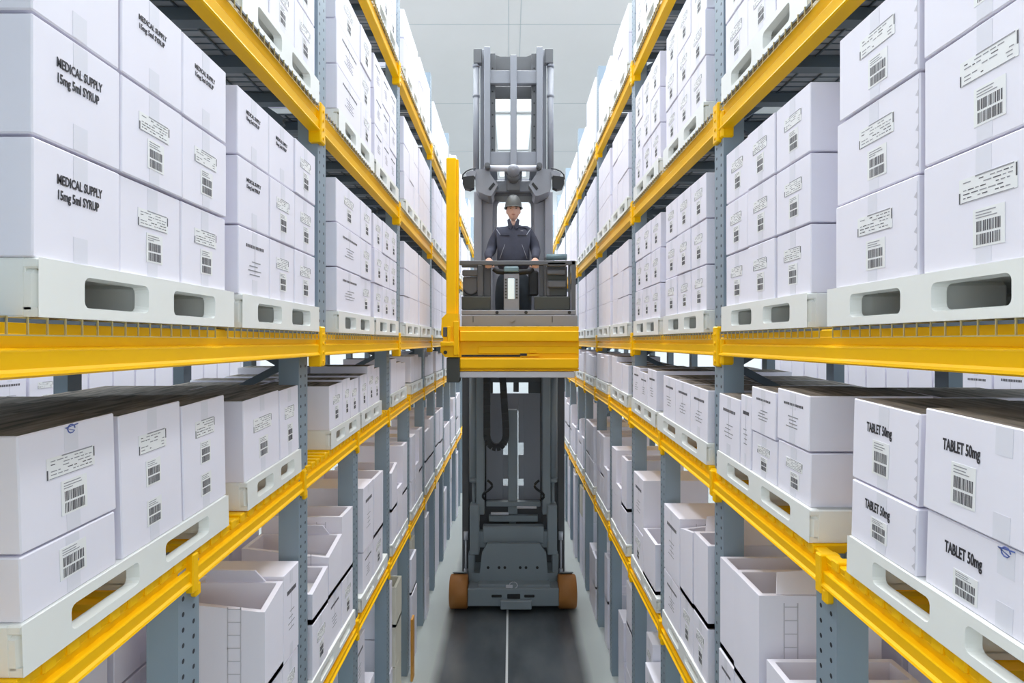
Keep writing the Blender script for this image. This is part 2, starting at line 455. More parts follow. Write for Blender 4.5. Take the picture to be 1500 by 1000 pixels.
def proj(x, y, z): return (VX + F*x/y, VY - F*(z)/y)
def score(c):
    s = c['s']; pts = []
    for yy in (c['y0'], c['y1']):
        for zz in (c['z0'], c['z1']): pts.append(proj(s*c['W'], yy, zz))
    x0 = max(0, min(p[0] for p in pts)); x1 = min(1500, max(p[0] for p in pts)); y0 = max(0, min(p[1] for p in pts)); y1 = min(1000, max(p[1] for p in pts))
    if x1-x0 < 1 or y1-y0 < 1: 
        return 0
    return (x1-x0)*(y1-y0)

TEXT_CACHE = {}
def text_mesh(key, lines, width, height, font_off=.022):
    if key in TEXT_CACHE: return TEXT_CACHE[key]
    cu = bpy.data.curves.new(key, 'FONT'); cu.body = '\n'.join(lines); cu.align_x = 'LEFT'; cu.size = 1; cu.space_line = 1.15; cu.offset = font_off; cu.extrude = 0.01; cu.resolution_u = 2
    to = bpy.data.objects.new(key, cu); COL.objects.link(to); bpy.context.view_layer.update()
    me = bpy.data.meshes.new_from_object(to.evaluated_get(bpy.context.evaluated_depsgraph_get()))
    bpy.data.objects.remove(to); 
    xs = [v.co.x for v in me.vertices]; ys = [v.co.y for v in me.vertices]
    ax, bx, ay, by = min(xs), max(xs), min(ys), max(ys)
    for v in me.vertices:
        u = (v.co.x-ax)/(bx-ax)*width; w = (v.co.y-ay)/(by-ay)*height; t = v.co.z*.03
        v.co = (.0006+t, u-width/2, w-height/2)
    me.materials.clear(); me.materials.append(M['ink']); TEXT_CACHE[key] = me; me.name = 'printed_text'
    return me

LAB = {}
def barcode_label(w, h, seed):
    k = ('bar', round(w, 3), round(h, 3), seed)
    if k in LAB: return LAB[k]
    r = random.Random(seed); b = MB()
    b.box(0, .0008, -w/2, w/2, -h/2, h/2)
    for (z0, z1) in ((-.44, -.16), (-.10, .18)):
        y = -w*.38
        while y < w*.38:
            t = r.choice((.010, .016, .028))*w*1.6
            b.box(.0008, .0012, y, min(y+t, w*.4), z0*h, z1*h, 1); y += t + r.choice((.012, .02))*w*1.5
    for z in (.27, .34, .42): b.box(.0008, .0012, -w*.4, w*r.uniform(-.1, .3), (z-.013)*h, (z+.013)*h, 2)
    LAB[k] = b.mesh('barcode_label', [M['paper'], M['bar_ink'], M['ink_soft']]); return LAB[k]
def address_label(w, h, seed):
    k = ('adr', round(w, 3), round(h, 3), seed)
    if k in LAB: return LAB[k]
    r = random.Random(seed+50); b = MB()
    b.box(0, .0008, -w/2, w/2, -h/2, h/2)
    e = .0012
    b.box(.0008, e, -w/2, -w/2+.004, -h*.5, -h*.05, 1); b.box(.0008, e, w/2-.004, w/2, -h*.05, h*.45, 1)
    b.box(.0008, e, -w*.45, w*.45, -h*.5, -h*.47, 2); b.box(.0008, e, -w*.2, w*.45, h*.44, h*.5, 2)
    for i in range(5):
        z = h*(.32-.16*i)
        y = -w*.42
        while y < w*.4:
            t = r.uniform(.04, .14)*w
            if r.random() < .75: b.box(.0008, e, y, min(y+t, w*.43), z-.02*h, z+.025*h, r.choice((1, 2, 2)))
            y += t+.03*w
    LAB[k] = b.mesh('address_label', [M['paper'], M['bar_ink'], M['ink_soft']]); return LAB[k]
def faint_print(w, h, seed):
    k = ('fp', round(w, 3), round(h, 3), seed)
    if k in LAB: return LAB[k]
    r = random.Random(seed+9); b = MB()
    y = -w*.4
    while y < w*.4:
        t = r.uniform(.05, .09)*w; b.box(0, .0005, y, y+t*.7, h*.30, h*.38, 0); y += t
    b.box(0, .0004, -w*.4, w*.4, h*.338, h*.344, 1); b.box(0, .0004, -.0006, .0006, -h*.4, h*.4, 1)
    for i in range(4):
        z = -.05-.11*i
        b.box(0, .0005, -w*r.uniform(.12, .3), w*r.uniform(.12, .3), h*z-.002, h*z+.002, 1)
    LAB[k] = b.mesh('faint_print', [M['bar_ink'], M['ink_soft']]); return LAB[k]

CM = {}
def carton_mesh(w, d, h, m, top):
    k = (w, d, h, m, top)
    if k in CM: return CM[k]
    b = MB(); c = .003
    b.cbox(-d, 0, -w/2, w/2, 0, h, c)
    me = None
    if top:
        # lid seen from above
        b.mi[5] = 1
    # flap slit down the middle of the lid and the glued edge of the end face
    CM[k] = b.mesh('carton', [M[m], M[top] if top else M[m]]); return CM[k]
def tape_mesh(w, l):
    k = ('tape', w, l)
    if k not in CM:
        t = min(.045, w*.18); CM[k] = MB().box(.0002, .0006, -t/2, t/2, 0, l).mesh('tape', [M['tape']])
    return CM[k]
def open_mesh(w, d, h, m, cut):
    """open-topped carton: four thin walls and a bottom, the lid flaps cut or folded away"""
    k = ('open', w, d, h, m, cut)
    if k in CM: return CM[k]
    b = MB(); t = .024
    b.box(-d, 0, -w/2, w/2, 0, t)
    b.prism([(-w/2, 0), (w/2, 0), (w/2, h), (-w/2, h-cut)], 'x', -t, 0)
    b.box(-d, -d+t, -w/2, w/2, 0, h)
    for y0 in (-w/2, w/2-t):
        hh = h-cut if y0 < 0 else h
        b.prism([(-d+t, 0), (-t, 0), (-t, hh), (-d+t, h)], 'y', y0, y0+t)
    # contents lying low in the carton
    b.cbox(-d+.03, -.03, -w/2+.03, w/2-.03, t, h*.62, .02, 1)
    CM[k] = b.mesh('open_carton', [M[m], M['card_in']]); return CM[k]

def make_carton(c):
    s, w, h, d = c['s'], math.floor((c['y1']-c['y0']-.003)*200)/200, round(c['z1']-c['z0']-.006, 3), c['depth']
    h = round(h, 2) if abs(round(h, 2)-h) < .0021 else h
    near = c['y0'] < 4.6; seed = random.randint(0, 5)
    if c['kind'] == 'open_carton':
        o = link('open_carton', open_mesh(w, d, h, c['m'], c['design'] or 0))
        fl = MB(); fl.prism([(-d*.7, 0), (-d*.15, 0), (-d*.2, .09), (-d*.62, .10)], 'y', 0, .006)
        if near and seed % 2 == 0:
            f = fl.build('flap', M['carton'], o); f.location = (0, w/2-.012, h-.001); f.rotation_euler = (math.radians(38), 0, 0)
    else:
        o = link('carton', carton_mesh(w, d, h, c['m'], c['top']))
    yc = (c['y0']+c['y1'])/2
    if c['lev'] == 'A' and c['y0'] < 4.4 and c['where'] is None and h > .25:
        # perforated strip down the end face turned to the camera
        sg = 1 if s > 0 else -1; b = MB(); n = int((h-.06)/.055)
        b.box(-.16, -.155, sg*w/2-.0008, sg*w/2+.0008, .02, h-.03)
        b.box(-.105, -.10, sg*w/2-.0008, sg*w/2+.0008, .02, h-.03)
        for q in range(n+1): b.box(-.16, -.10, sg*w/2-.0008, sg*w/2+.0008, .02+q*.055, .024+q*.055)
        e = b.build('perforated_strip', M['strip'], o)
    jit = random.uniform(-.004, .004) if c['y0'] > 1.0 else 0
    place(o, s*(c['W']+jit), yc, EYE+c['z0'], c['slope'], s)
    if c['kind'] == 'carton' and c['row'] != 'back rank': o.matrix_world = o.matrix_world @ Matrix.Rotation(random.uniform(-.006, .006), 4, 'Z')
    if c['kind'] == 'carton' and c['y0'] < 5.3:
        k = link('tape', tape_mesh(w, .06), o); k.location = (0, 0, h-.064)
        if c['y0'] < 3.3: k = link('tape', tape_mesh(w, .055), o); k.location = (0, 0, .004)
        des = c['design']
        if des is None: des = 'label'
        dy = random.uniform(-.006, .006)
        if s > 0 and c['pal'] == 0 and c['lev'] in 'BC':
            e = MB(); n = int(h/.045); yy = w/2-.012
            e.box(.0002, .0006, yy+.0075, yy+.0085, .015, h-.015)
            for q in range(n): e.prism([(yy-.004, .022+q*.045), (yy+.008, .016+q*.045), (yy+.008, .034+q*.045)], 'x', .0002, .0008)
            e.build('perforated_edge', M['strip'], o)
        if c['lev'] == 'B' and c['pal'] == 0 and c['row'] in ('top row', 'bottom row') and c['col'].startswith('near') and (c['row'] == 'top row') == (s < 0):
            sc_ = MB(); sc_.tube([(.001, .012*math.cos(a), h-.012+.010*math.sin(a)) for a in [q*PI/5 for q in range(10)]] + [(.001, -.02, h-.008), (.001, .022, h-.004)], .0016, 5)
            sc_.build('pen_mark', M['blue'], o)
        if des == 'medical':
            t = link('printed_text', text_mesh('medical', ['MEDICAL SUPPLY', '15mg 5ml SYRUP'], .52*w, .25*h), o); t.location = (.0005, 0, .64*h)
        elif des == 'medical_small':
            t = link('printed_text', text_mesh('medsmall', ['MEDICAL SUPPLY', '15mg 5ml SYRUP'], .46*w, .17*h), o); t.location = (.0005, -.02*w, .66*h)
        elif des in ('tablet', 'tablet_low'):
            t = link('printed_text', text_mesh('tablet', ['TABLET 50mg'], .115, .036), o); t.location = (.0005, -.12 if w > .35 else -.02, (.68 if des == 'tablet' else .62)*h)
            b = link('barcode_label', barcode_label(.075, .095 if h > .2 else .06, seed), o); b.location = (.0004, -.11 if w > .35 else -.01, (.36 if des == 'tablet' else .25)*h)
        elif des == 'print':
            p = link('faint_print', faint_print(.7*w, .6*h, seed % 3), o); p.location = (.0003, 0, .55*h)
        elif des == 'tall':
            a = link('address_label', address_label(.45*w, .055, seed % 3), o); a.location = (.0004, 0, .75*h)
            for zz in (.52, .22):
                b = link('barcode_label', barcode_label(.24*w, .075, seed % 3), o); b.location = (.0004, .0, zz*h)
        elif des == 'bars':
            b = link('barcode_label', barcode_label(.28*w, .075, seed % 3), o); b.location = (.0004, 0, .55*h)
        elif des == 'label':
            a = link('address_label', address_label(min(.5*w, .2), .19*h if h < .3 else .055, seed % 3), o); a.location = (.0004, dy, .64*h)
            b = link('barcode_label', barcode_label(min(.27*w, .095), .32*h if h < .3 else .085, seed % 3), o); b.location = (.0004, dy+.02*w, .33*h)
        elif des == 'label_big':
            a = link('address_label', address_label(.165, .055, seed % 3), o); a.location = (.0004, .01, .66*h)
            b = link('barcode_label', barcode_label(.09, .085, seed % 3), o); b.location = (.0004, .015, .31*h)
    return o

ROWN = {1: ['only row'], 2: ['bottom row', 'top row'], 3: ['bottom row', 'middle row', 'top row'], 4: ['bottom row', 'second row up', 'third row up', 'top row']}
COLN = {1: ['single column'], 2: ['near column', 'far column'], 3: ['near column', 'middle column', 'far column'], 4: ['nearest column', 'second column', 'third column', 'farthest column']}

def stack(s, lev, pal, cols, rows, W, designs=None, depth=.42, slope=0.0, yref=None, top=None, skip=(), m='carton'):
    """cartons of one pallet: cols = list of (y0, y1), rows = list of heights from the pallet top"""
    nc, nr = len(cols), len(rows)-1
    for i, (y0, y1) in enumerate(cols):
        for j in range(nr):
            if (i, j) in skip: continue
            dz = slope*((y0+y1)/2-yref) if yref is not None else 0
            des = designs.get((i, j), designs.get('*')) if designs else None
            carton(s, lev, pal, COLN[nc][i], ROWN[nr][j], y0, y1, rows[j]+dz, rows[j+1]+dz, W, depth, des, slope, top if j == nr-1 else None, m=m)

def split(a, b, n, gap=.003):
    w = (b-a)/n; return [(a+i*w, a+(i+1)*w-gap) for i in range(n)]

# ---- eye-level, upper and top shelves
PH = .12
for s, P in SIDES.items():
    offs = (.30, 1.235) if s < 0 else (.20, 1.205)
    pl = .87
    for lev, zt, hgt in (('C', ZC, .247), ('D', ZD, .25), ('E', ZE, .262)):
        nth = 0
        for n in range(0 if lev != 'E' else 1, 7):
            for k in range(2):
                y0 = J0 + BAY*n + offs[k]
                zp = zt+.009
                pallet(s, lev, y0, y0+pl, zp, P['up']-.005, nth)
                nr = 3
                if lev == 'E':
                    nr = 2 if (s < 0 or n > 1) else 3
                    if random.random() < .25 and n > 2: nr = 3
                rows = [zp+PH+.0005 + hgt*i for i in range(nr+1)]
                des = {}
                a, b = y0-.005, y0+pl-.03
                if s > 0: a, b = y0+.0, y0+pl-.02
                nc = 3
                if n == 0 and k == 0 and s < 0 and lev == 'C':
                    des = {'*': 'label', (0, 0): 'medical', (0, 1): 'medical', (0, 2): 'medical', (1, 2): 'medical_small', (2, 2): 'medical_small'}
                elif n == 0 and k == 1 and s < 0 and lev == 'C':
                    des = {'*': 'label', (0, 0): 'print', (0, 1): 'medical_small', (0, 2): 'medical_small', (1, 2): 'medical_small'}
                elif n == 0 and k == 0 and s > 0 and lev == 'C':
                    nc = 2; des = {'*': 'label_big'}
                    for i, (c0, c1) in enumerate(((1.15, 1.55), (1.565, 1.965))):
                        h2 = .27 if i == 0 else .262
                        for j in range(3):
                            zz = rows[0]+h2*j
                            carton(s, lev, nth, COLN[2][i], ROWN[3][j], c0, c1+(0 if j < 2 or i == 0 else -.02), zz, zz+h2, P['up']+.006-.004*(2-j)*0, .45, 'label_big')
                    nth += 1; continue
                elif n == 1 and k == 0 and s < 0:
                    des = {'*': 'label', (0, 0): 'print', (0, 1): 'print'}
                    cols = [(a, a+.54), (a+.545, b)]
                    stack(s, lev, nth, cols, rows, P['up']+.008, des); nth += 1; continue
                elif lev == 'D': des = {'*': 'label' if random.random() < .6 else 'print'}
                stack(s, lev, nth, split(a, b, nc), rows, P['up']+.008, des, depth=.42)
                nth += 1

# ---- shelf below eye level (B): the short bays, boards climbing a little towards the back
LB = [(1.30, 2.255), (2.41, 3.035), (3.53, 4.22), (4.25, 4.92), (5.34, 6.1), (6.4, 7.2), (7.48, 8.28), (8.55, 9.35), (9.63, 10.4), (10.7, 11.5), (11.78, 12.5)]
RB = [(1.0, 1.842), (2.07, 3.0), (3.155, 4.22), (4.27, 5.12), (5.32, 6.2), (6.4, 7.25), (7.48, 8.3), (8.55, 9.4), (9.63, 10.4), (10.7, 11.5), (11.78, 12.5)]
for s, P, arr in ((-1, SIDES[-1], LB), (1, SIDES[1], RB)):
    W = P['lo']
    for i, (y0, y1) in enumerate(arr):
        sl = (zB(y1)-zB(y0))/(y1-y0); z0 = zB(y0)+.010
        pallet(s, 'B', y0, y1, z0, W-.004, i, sl, .112)
        zp = z0+.1125; ym = y0
        def colstack(cols, rowsets, dess):
            for ci, ((c0, c1), rs) in enumerate(zip(cols, rowsets)):
                dz = sl*((c0+c1)/2-y0); base = zp+dz
                for j in range(len(rs)):
                    zz0 = base + (rs[j-1] if j else 0); zz1 = base + rs[j]
                    last = j == len(rs)-1
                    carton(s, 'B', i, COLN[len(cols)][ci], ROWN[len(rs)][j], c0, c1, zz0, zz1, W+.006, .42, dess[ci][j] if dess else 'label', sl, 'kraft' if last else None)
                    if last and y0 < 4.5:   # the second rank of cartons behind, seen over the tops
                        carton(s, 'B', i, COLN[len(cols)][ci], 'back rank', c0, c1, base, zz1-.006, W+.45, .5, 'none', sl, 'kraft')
        if s < 0 and i == 0:
            colstack([(1.305, 1.624), (1.646, 1.950), (1.956, 2.25)], [[.145, .405], [.392], [.372]], [['bars', 'label'], ['tall'], ['tall']])
        elif s < 0 and i == 1:
            colstack([(2.40, 2.775), (2.78, 3.03)], [[.325], [.32]], [['label'], ['label']])
        elif s > 0 and i == 0:
            colstack([(1.025, 1.515), (1.535, 1.835)], [[.185, .435], [.175, .415]], [['tablet_low', 'tablet'], ['tablet', 'tablet']])
        elif s > 0 and i == 1:
            colstack([(2.09, 2.345), (2.35, 2.59), (2.60, 2.72), (2.725, 2.995)], [[.19, .388], [.175, .365], [.315], [.285]], [['label', 'print'], ['label', 'print'], ['print'], ['print']])
        elif s > 0 and i == 2:
            colstack([(3.16, 3.47), (3.475, 3.785), (3.79, 4.09)], [[.275]]*3, [['print']]*3)
        elif s < 0 and i == 2:
            colstack([(3.52, 3.80), (3.805, 3.98), (3.985, 4.2)], [[.26], [.27], [.25]], [['label']]*3)
        else:
            n = 3; hh = [.27+random.uniform(-.03, .04) for _ in range(n)]
            colstack(split(y0+.01, y1-.02, n), [[h] for h in hh], [['print' if s > 0 else 'label']]*n)

# ---- low shelf (A): open-topped cartons, two high, on thin pallets
def arow(s, i, cols, tops, W, seam=-1.485, openp=True):
    zp = ZA+.010+.1008
    n = len(cols)
    for ci, ((c0, c1), t) in enumerate(zip(cols, tops)):
        sm_ = seam + random.uniform(-.01, .01) if t > -1.3 else None
        w = COLN[n][ci] if n <= 4 else ''
        if sm_ is None:
            carton(s, 'A', i, w, 'single height', c0, c1, zp, t, W, .5, 0.0, 0, None, 'open_carton')
        else:
            carton(s, 'A', i, w, 'bottom row', c0, c1, zp, sm_, W, .5, random.choice(('print', 'label', 'label')))
            if random.random() < .72: carton(s, 'A', i, w, 'top row', c0, c1, sm_+.0006, t, W, .5, random.choice((0.0, 0.0, .05)), 0, None, 'open_carton')
            else: carton(s, 'A', i, w, 'top row', c0, c1, sm_+.0006, t, W, .5, 'print')
LA = [((2.1, 2.5), [(2.12, 2.3), (2.305, 2.49)], [-1.45, -1.4]),
      ((2.56, 3.03), [(2.597, 2.81), (2.815, 3.02)], [-1.09, -1.07]),
      ((3.2, 4.08), [(3.22, 3.5), (3.51, 3.79), (3.80, 4.06)], [-1.27, -1.18, -1.08]),
      ((4.25, 5.15), [(4.33, 4.65), (4.66, 5.0)], [-1.03, -1.04])]
RA = [((2.09, 2.47), [(2.1, 2.26), (2.27, 2.45)], [-1.38, -1.26]),
      ((2.49, 3.0), [(2.503, 2.787), (2.792, 2.99)], [-1.03, -1.04]),
      ((3.16, 4.08), [(3.17, 3.42), (3.43, 3.685), (3.69, 4.06)], [-1.05, -1.06, -1.06]),
      ((4.24, 5.14), [(4.30, 4.70), (4.71, 5.08)], [-1.42, -1.06])]
for s, arr in ((-1, LA), (1, RA)):
    W = SIDES[s]['lo']
    rr = list(arr)
    y = 5.36
    while y < 12.5:
        n = random.choice((2, 3)); L = .81
        rr.append(((y, y+L+.02), split(y+.02, y+L, n, .006), [random.choice((-1.04, -1.0, -1.1, -1.35)) for _ in range(n)]))
        y += HB
    for i, ((p0, p1), cols, tops) in enumerate(rr):
        pallet(s, 'A', p0, p1, ZA+.010, W-.004, i, 0, .10)
        arow(s, i, cols, tops, W+.006)
    # back rank seen between and above the front cartons
    for k, (y0, y1) in enumerate(((1.2, 1.92), (2.1, 2.52), (2.56, 2.97), (3.2, 3.62), (3.66, 4.05))):
        for j in range(2):
            carton(s, 'A', 0, 'back rank behind the open cartons', '%s of five along' % ORD[k] + (', upper' if j else ', lower'), y0, y1, -1.772+.32*j, -1.772+.32*j+.315, W+.62, .4, 'none', where='back')
# ---- goods standing on the floor
for s in (-1, 1):
    W = SIDES[s]['lo']; y = 3.6; i = 0
    while y < 12.5:
        w = random.choice((.26, .3, .34, .22)); k = random.random()
        hit = [J0+HB*q for q in range(0, 16) if y < J0+HB*q+.12 and y+w > J0+HB*q-.09]
        if hit: y = hit[0]+.125
        top = -3.4 + random.choice((1.12, 1.2, 1.3, 1.0, 1.25))
        if k < .2: top = -3.4+.75
        nr = 3 if top > -2.4 else 2
        hs = [-3.4 + (top+3.4)*j/nr for j in range(nr+1)]
        dx = random.choice((0, 0, .03, .06)) - .03
        for j in range(nr):
            opn = j == nr-1 and random.random() < .5
            carton(s, 'F', i, '%s stack' % (ORD[i] if i < 20 else 'far'), ROWN[nr][j], y, y+w, hs[j]+.0006, hs[j+1], W-dx+.03, .5, 0.0 if opn else random.choice(('print', 'label', 'none')), 0, None, 'open_carton' if opn else 'carton', 'carton_warm' if k > .78 else 'carton')
        y += w + random.choice((.004, .01, .03, .1)); i += 1

ob = MB().cbox(-.011, .011, -.06, .06, 0, .62, .004).build('board', M['orange_board']); ob.location = (-.99, 6.2, .0)
tag(ob, 'narrow orange board standing on the floor against the left rack goods', 'board')

# ---- neighbouring racks across the next aisles: cartons glimpsed through the gap under the eye-level beams
for s in (-1, 1):
    for k in range(17):
        y0 = 3.6+k*.36
        carton(s, 'N', 0, '', '', y0, y0+.34, -.62, -.2 - random.choice((0, .02, .05)), 3.95, .4, 'print' if random.random() < .7 else 'label', where='beyond')

vis = [c for c in SPECS if score(c) > 0 or c['where']]
for c in vis: c['sc'] = score(c) * (0.4 if c['where'] or c['row'] == 'back rank' else 1) * (3 if c['y0'] < 4.6 else 1)
cart = sorted([c for c in vis if c['kind'] == 'carton'], key=lambda c: -c['sc'])
opn = [c for c in vis if c['kind'] == 'open_carton']
near, far = cart[:300], cart[300:]
far = [c for c in far if c['y0'] < 14.5]
SUPPORT = {'N': 1}
def label_of(c):
    sd = SIDES[c['s']]['name']; lev = c['lev']
    if c['where'] == 'beyond':
        return None
    nth = ORD[min(c['pal'], 19)]
    kind = {'medical': 'white MEDICAL SUPPLY carton', 'medical_small': 'white MEDICAL SUPPLY carton', 'tablet': 'white TABLET 50mg carton', 'tablet_low': 'white TABLET 50mg carton'}.get(c['design'], 'white carton')
    if c['m'] == 'carton_warm': kind = 'cream carton'
    if c['kind'] == 'open_carton': kind = 'open-topped ' + kind
    if c['where'] == 'back':
        return '%s in the back rank of the %s low shelf, %s' % (kind, sd, c['row'])
    if lev == 'F':
        return '%s on the floor under the %s rack, %s, %s' % (kind, sd, c['col'], c['row'])
    return '%s, %s %s, %s pallet, %s %s' % (kind, c['col'], c['row'], nth, sd, LV[lev])
kk = {-1: 0, 1: 0}
for c in near + opn:
    if c['y0'] > 13: continue
    o = make_carton(c)
    sd = SIDES[c['s']]['name']
    if c['where'] == 'beyond':
        tag(o, 'white carton glimpsed across the next aisle through the gap in the %s rack' % sd, 'carton', 'cartons glimpsed beyond the %s rack' % sd)
    else:
        tag(o, label_of(c), 'carton', ('open cartons' if c['kind'] == 'open_carton' else 'white cartons') + ' on the %s %s' % (sd, LV[c['lev']]))
        o['group'] = o['group'].replace('the left floor', 'the floor at left').replace('the right floor', 'the floor at right')
fm = MB()
for c in far:
    s = c['s']; a = s*c['W']; b = s*(c['W']+c['depth'])
    fm.cbox(min(a, b), max(a, b), c['y0'], c['y1']-.004, EYE+c['z0']+(.009 if c['lev'] == 'B' else .0006), EYE+c['z1']-.001, .004)
if far:
    o = fm.build('distant_cartons', M['carton']); tag(o, 'small white cartons stacked on the far pallets of both racks', 'cartons', None, 'stuff')

# beams that carry the cartons glimpsed across the next aisles
for s in (-1, 1):
    t = empty('pallet_rack', (s*4.0, 4, 0)); tag(t, 'neighbouring pallet rack across the next aisle behind the %s rack' % SIDES[s]['name'], 'rack', 'pallet racks')
    R = MB(); x0, x1 = sorted((s*3.93, s*4.45)); R.box(x0, x1, 3.4, 10.2, EYE-.73, EYE-.621)
    a = R.build('shelf', M['yellow']); R_DONE.append((a, t))
    for y in (3.45, 6.8, 10.1):
        q = MB().cbox(min(x0, x1)+.02, min(x0, x1)+.12, y-.05, y+.05, 0, EYE-.73, .01).build('upright', M['steel']); R_DONE.append((q, t))

# ------------------------------------------------------------------ the order-picking truck
def X(px, d): return (px-VX)*d/F
def Z(py, d): return EYE + (VY-py)*d/F
T = empty('order_picker_truck', (X(752, 7.9), 8.0, 0))
tag(T, 'grey and yellow narrow-aisle forklift truck with raised cab standing in the aisle', 'forklift')
def tp(name, b, m, parent=None, label=None):
    o = b.build(name, m); R_DONE.append((o, parent or T))
    if label: o['label'] = label
    return o
def pb(b, x0, x1, y0, y1, d, dep, c=.006, mi=0):
    """box whose front face covers the pixels x0..x1, y0..y1 at distance d and which is dep metres deep"""
    return b.cbox(X(x0, d), X(x1, d), d, d+dep, Z(y1, d), Z(y0, d), c, mi)
def mir(p): return 1504-p      # mirror a pixel column about the truck's centre (752)

# wheels
for (a, b_) in ((657, 684), (819, 846)):
    d = 7.65; x0, x1 = X(a, d), X(b_, d); w = MB()
    prof = [(x0, .0), (x0, .19), (x0+.015, .208), (x1-.015, .208), (x1, .19), (x1, .0)]
    vs, fs = [], []; n = 28
    for (xx, r) in prof:
        for k in range(n): vs.append((xx, 7.86+r*math.cos(2*PI*k/n), .209+r*math.sin(2*PI*k/n)))
    for i in range(len(prof)-1):
        for k in range(n): fs.append((i*n+k, i*n+(k+1) % n, (i+1)*n+(k+1) % n, (i+1)*n+k))
    w.add(vs, fs, 0, True)
    wh = tp('load_wheel', w, M['tyre'], None, 'brown polyurethane load wheel')
    h = MB().tube([(x0-.006, 7.86, .209), (x1+.006, 7.86, .209)], .07, 16); tp('wheel_hub', h, M['tlow'], wh)
    g = MB(); 
    for q in range(7):
        a0 = math.radians(15+q*10); a1 = math.radians(15+(q+1)*10)
        pr = [(7.86+r*math.cos(t), .209+r*math.sin(t)) for r, t in ((.235, a0), (.235, a1), (.225, a1), (.225, a0))]
        g.prism(pr, 'x', x0+.03, x1-.03)
    tp('mudguard', g, M['tlow'])
# chassis
c = MB()
pb(c, 685, 819, 862, 888, 7.68, .25, .01); pb(c, 700, 806, 856, 864, 7.72, .2, .006)
c.box(X(690, 7.7), X(815, 7.7), 7.9, 11.2, .09, .42)
pb(c, 733, 779, 880, 893, 7.62, .25, .01)
ch = tp('chassis', c, M['tlow'])
sl = MB(); pb(sl, 720, 735, 871, 875, 7.672, .02); pb(sl, 743, 762, 870, 877, 7.672, .02); pb(sl, 768, 783, 871, 875, 7.672, .02)
tp('slot_cover', sl, M['tblack'], ch)
bp = MB(); d = 7.85
bp.prism([(X(700, d), Z(862, d)), (X(804, d), Z(862, d)), (X(800, d), Z(810, d)), (X(790, d), Z(796, d)), (X(714, d), Z(796, d)), (X(706, d), Z(810, d))], 'y', d, d+.06)
base = tp('base_plate', bp, M['tlow'])
for px in (715, 731, 739.5, 762, 770.5, 787):
    hb = MB().tube([(X(px, d), d-.004, Z(831, d)), (X(px, d), d+.02, Z(831, d))], .018, 12); tp('bolt_hole', hb, M['tblack'], base)
tg = MB(); pb(tg, 741, 751, 857, 863, 7.7, .02, .004); tg.tube([(X(752+6*math.cos(a), 7.7), 7.7, Z(857+5*math.sin(a), 7.7)) for a in [k*PI/5 for k in range(11)]], .006, 6)
tp('cable_tag', tg, M['silver'], base)
cr = MB(); pb(cr, 707, 797, 771, 796, 7.95, .14, .012); pb(cr, 700, 712, 778, 802, 7.97, .1, .01); pb(cr, 792, 804, 778, 802, 7.97, .1, .01)
pb(cr, 712, 792, 735, 742, 8.1, .1, .008); pb(cr, 716, 788, 755, 764, 8.12, .08, .006)
tp('cross_member', cr, M['tlow'])
rd = MB(); rd.tube([(X(719, 8.0), 8.0, Z(752, 8)), (X(745, 8.0), 8.0, Z(752, 8))], .018, 10); rd.tube([(X(757, 8.0), 8.0, Z(743, 8)), (X(786, 8.0), 8.0, Z(743, 8))], .016, 10)
tp('push_rod', rd, M['silver'])
# mast, lower part
for sgn in (0, 1):
    m_ = (lambda p: p) if sgn == 0 else mir
    def q(b, x0, x1, *r, **k):
        a, bb = sorted((m_(x0), m_(x1))); return pb(b, a, bb, *r, **k)
    o1 = MB(); q(o1, 677, 687, 545, 862, 8.25, .3, .008); tp('outer_mast_rail', o1, M['tdark'])
    o2 = MB(); q(o2, 697.5, 709.5, 545, 754, 8.0, .22, .01); tp('inner_mast_rail', o2, M['tlow'])
    o3 = MB(); xx = X(m_(694), 8.05)
    o3.tube([(xx, 8.08, Z(545, 8.05)), (xx, 8.08, Z(700, 8.05))], .052, 14); o3.tube([(xx, 8.08, Z(700, 8.05)), (xx, 8.08, Z(706, 8.05))], .06, 14); o3.tube([(xx, 8.08, Z(706, 8.05)), (xx, 8.08, Z(760, 8.05))], .024, 10)
    tp('lift_cylinder', o3, M['tlow'])
    o4 = MB(); q(o4, 688, 702, 740, 813, 7.93, .2, .012); q(o4, 686, 695, 812, 862, 7.95, .16, .008); tp('mast_foot', o4, M['tlow'])
    o5 = MB(); xx = X(m_(682), 8.1)
    o5.tube([(xx, 8.15, Z(780, 8.1)), (xx, 8.15, Z(792, 8.1))], .03, 8); o5.tube([(xx, 8.15, Z(792, 8.1)), (xx, 8.15, Z(835, 8.1))], .012, 8); o5.tube([(xx, 8.15, Z(835, 8.1)), (xx, 8.15, Z(842, 8.1))], .025, 8)
    tp('chain_anchor', o5, M['silver'])
    hs = MB(); pts = []
    for k in range(15):
        a = k*PI*1.4/14; pts.append((X(m_(714+7*math.sin(a*1.3)), 8.0), 7.99-.01*math.sin(a), Z(703+k*2.0, 8.0)))
    hs.tube(pts, .016, 8); tp('hydraulic_hose', hs, M['tblack'])
    pn = MB(); q(pn, 711, 737, 576, 735, 8.5, .03, .004); q(pn, 737, 744.5, 576, 648, 8.5, .03, .003); q(pn, 737, 744.5, 666, 701, 8.5, .03, .003); q(pn, 737, 744.5, 711, 735, 8.5, .03, .003)
    tp('mast_panel', pn, M['tpanel'])
    bk = MB(); q(bk, 686, 712, 700, 862, 8.3, .03, .003); tp('back_plate', bk, M['tdark'])
    kn = MB(); q(kn, 709.5, 712, 545, 735, 8.3, .1, .003); tp('edge_strip', kn, M['tblack'])
cb = MB(); pb(cb, 744.5, 759.5, 576, 601, 8.5, .03, .003); tp('mast_panel', cb, M['tpanel'])
cb = MB(); pb(cb, 712, 792, 732, 800, 8.3, .03, .003); tp('back_plate', cb, M['tdark'])
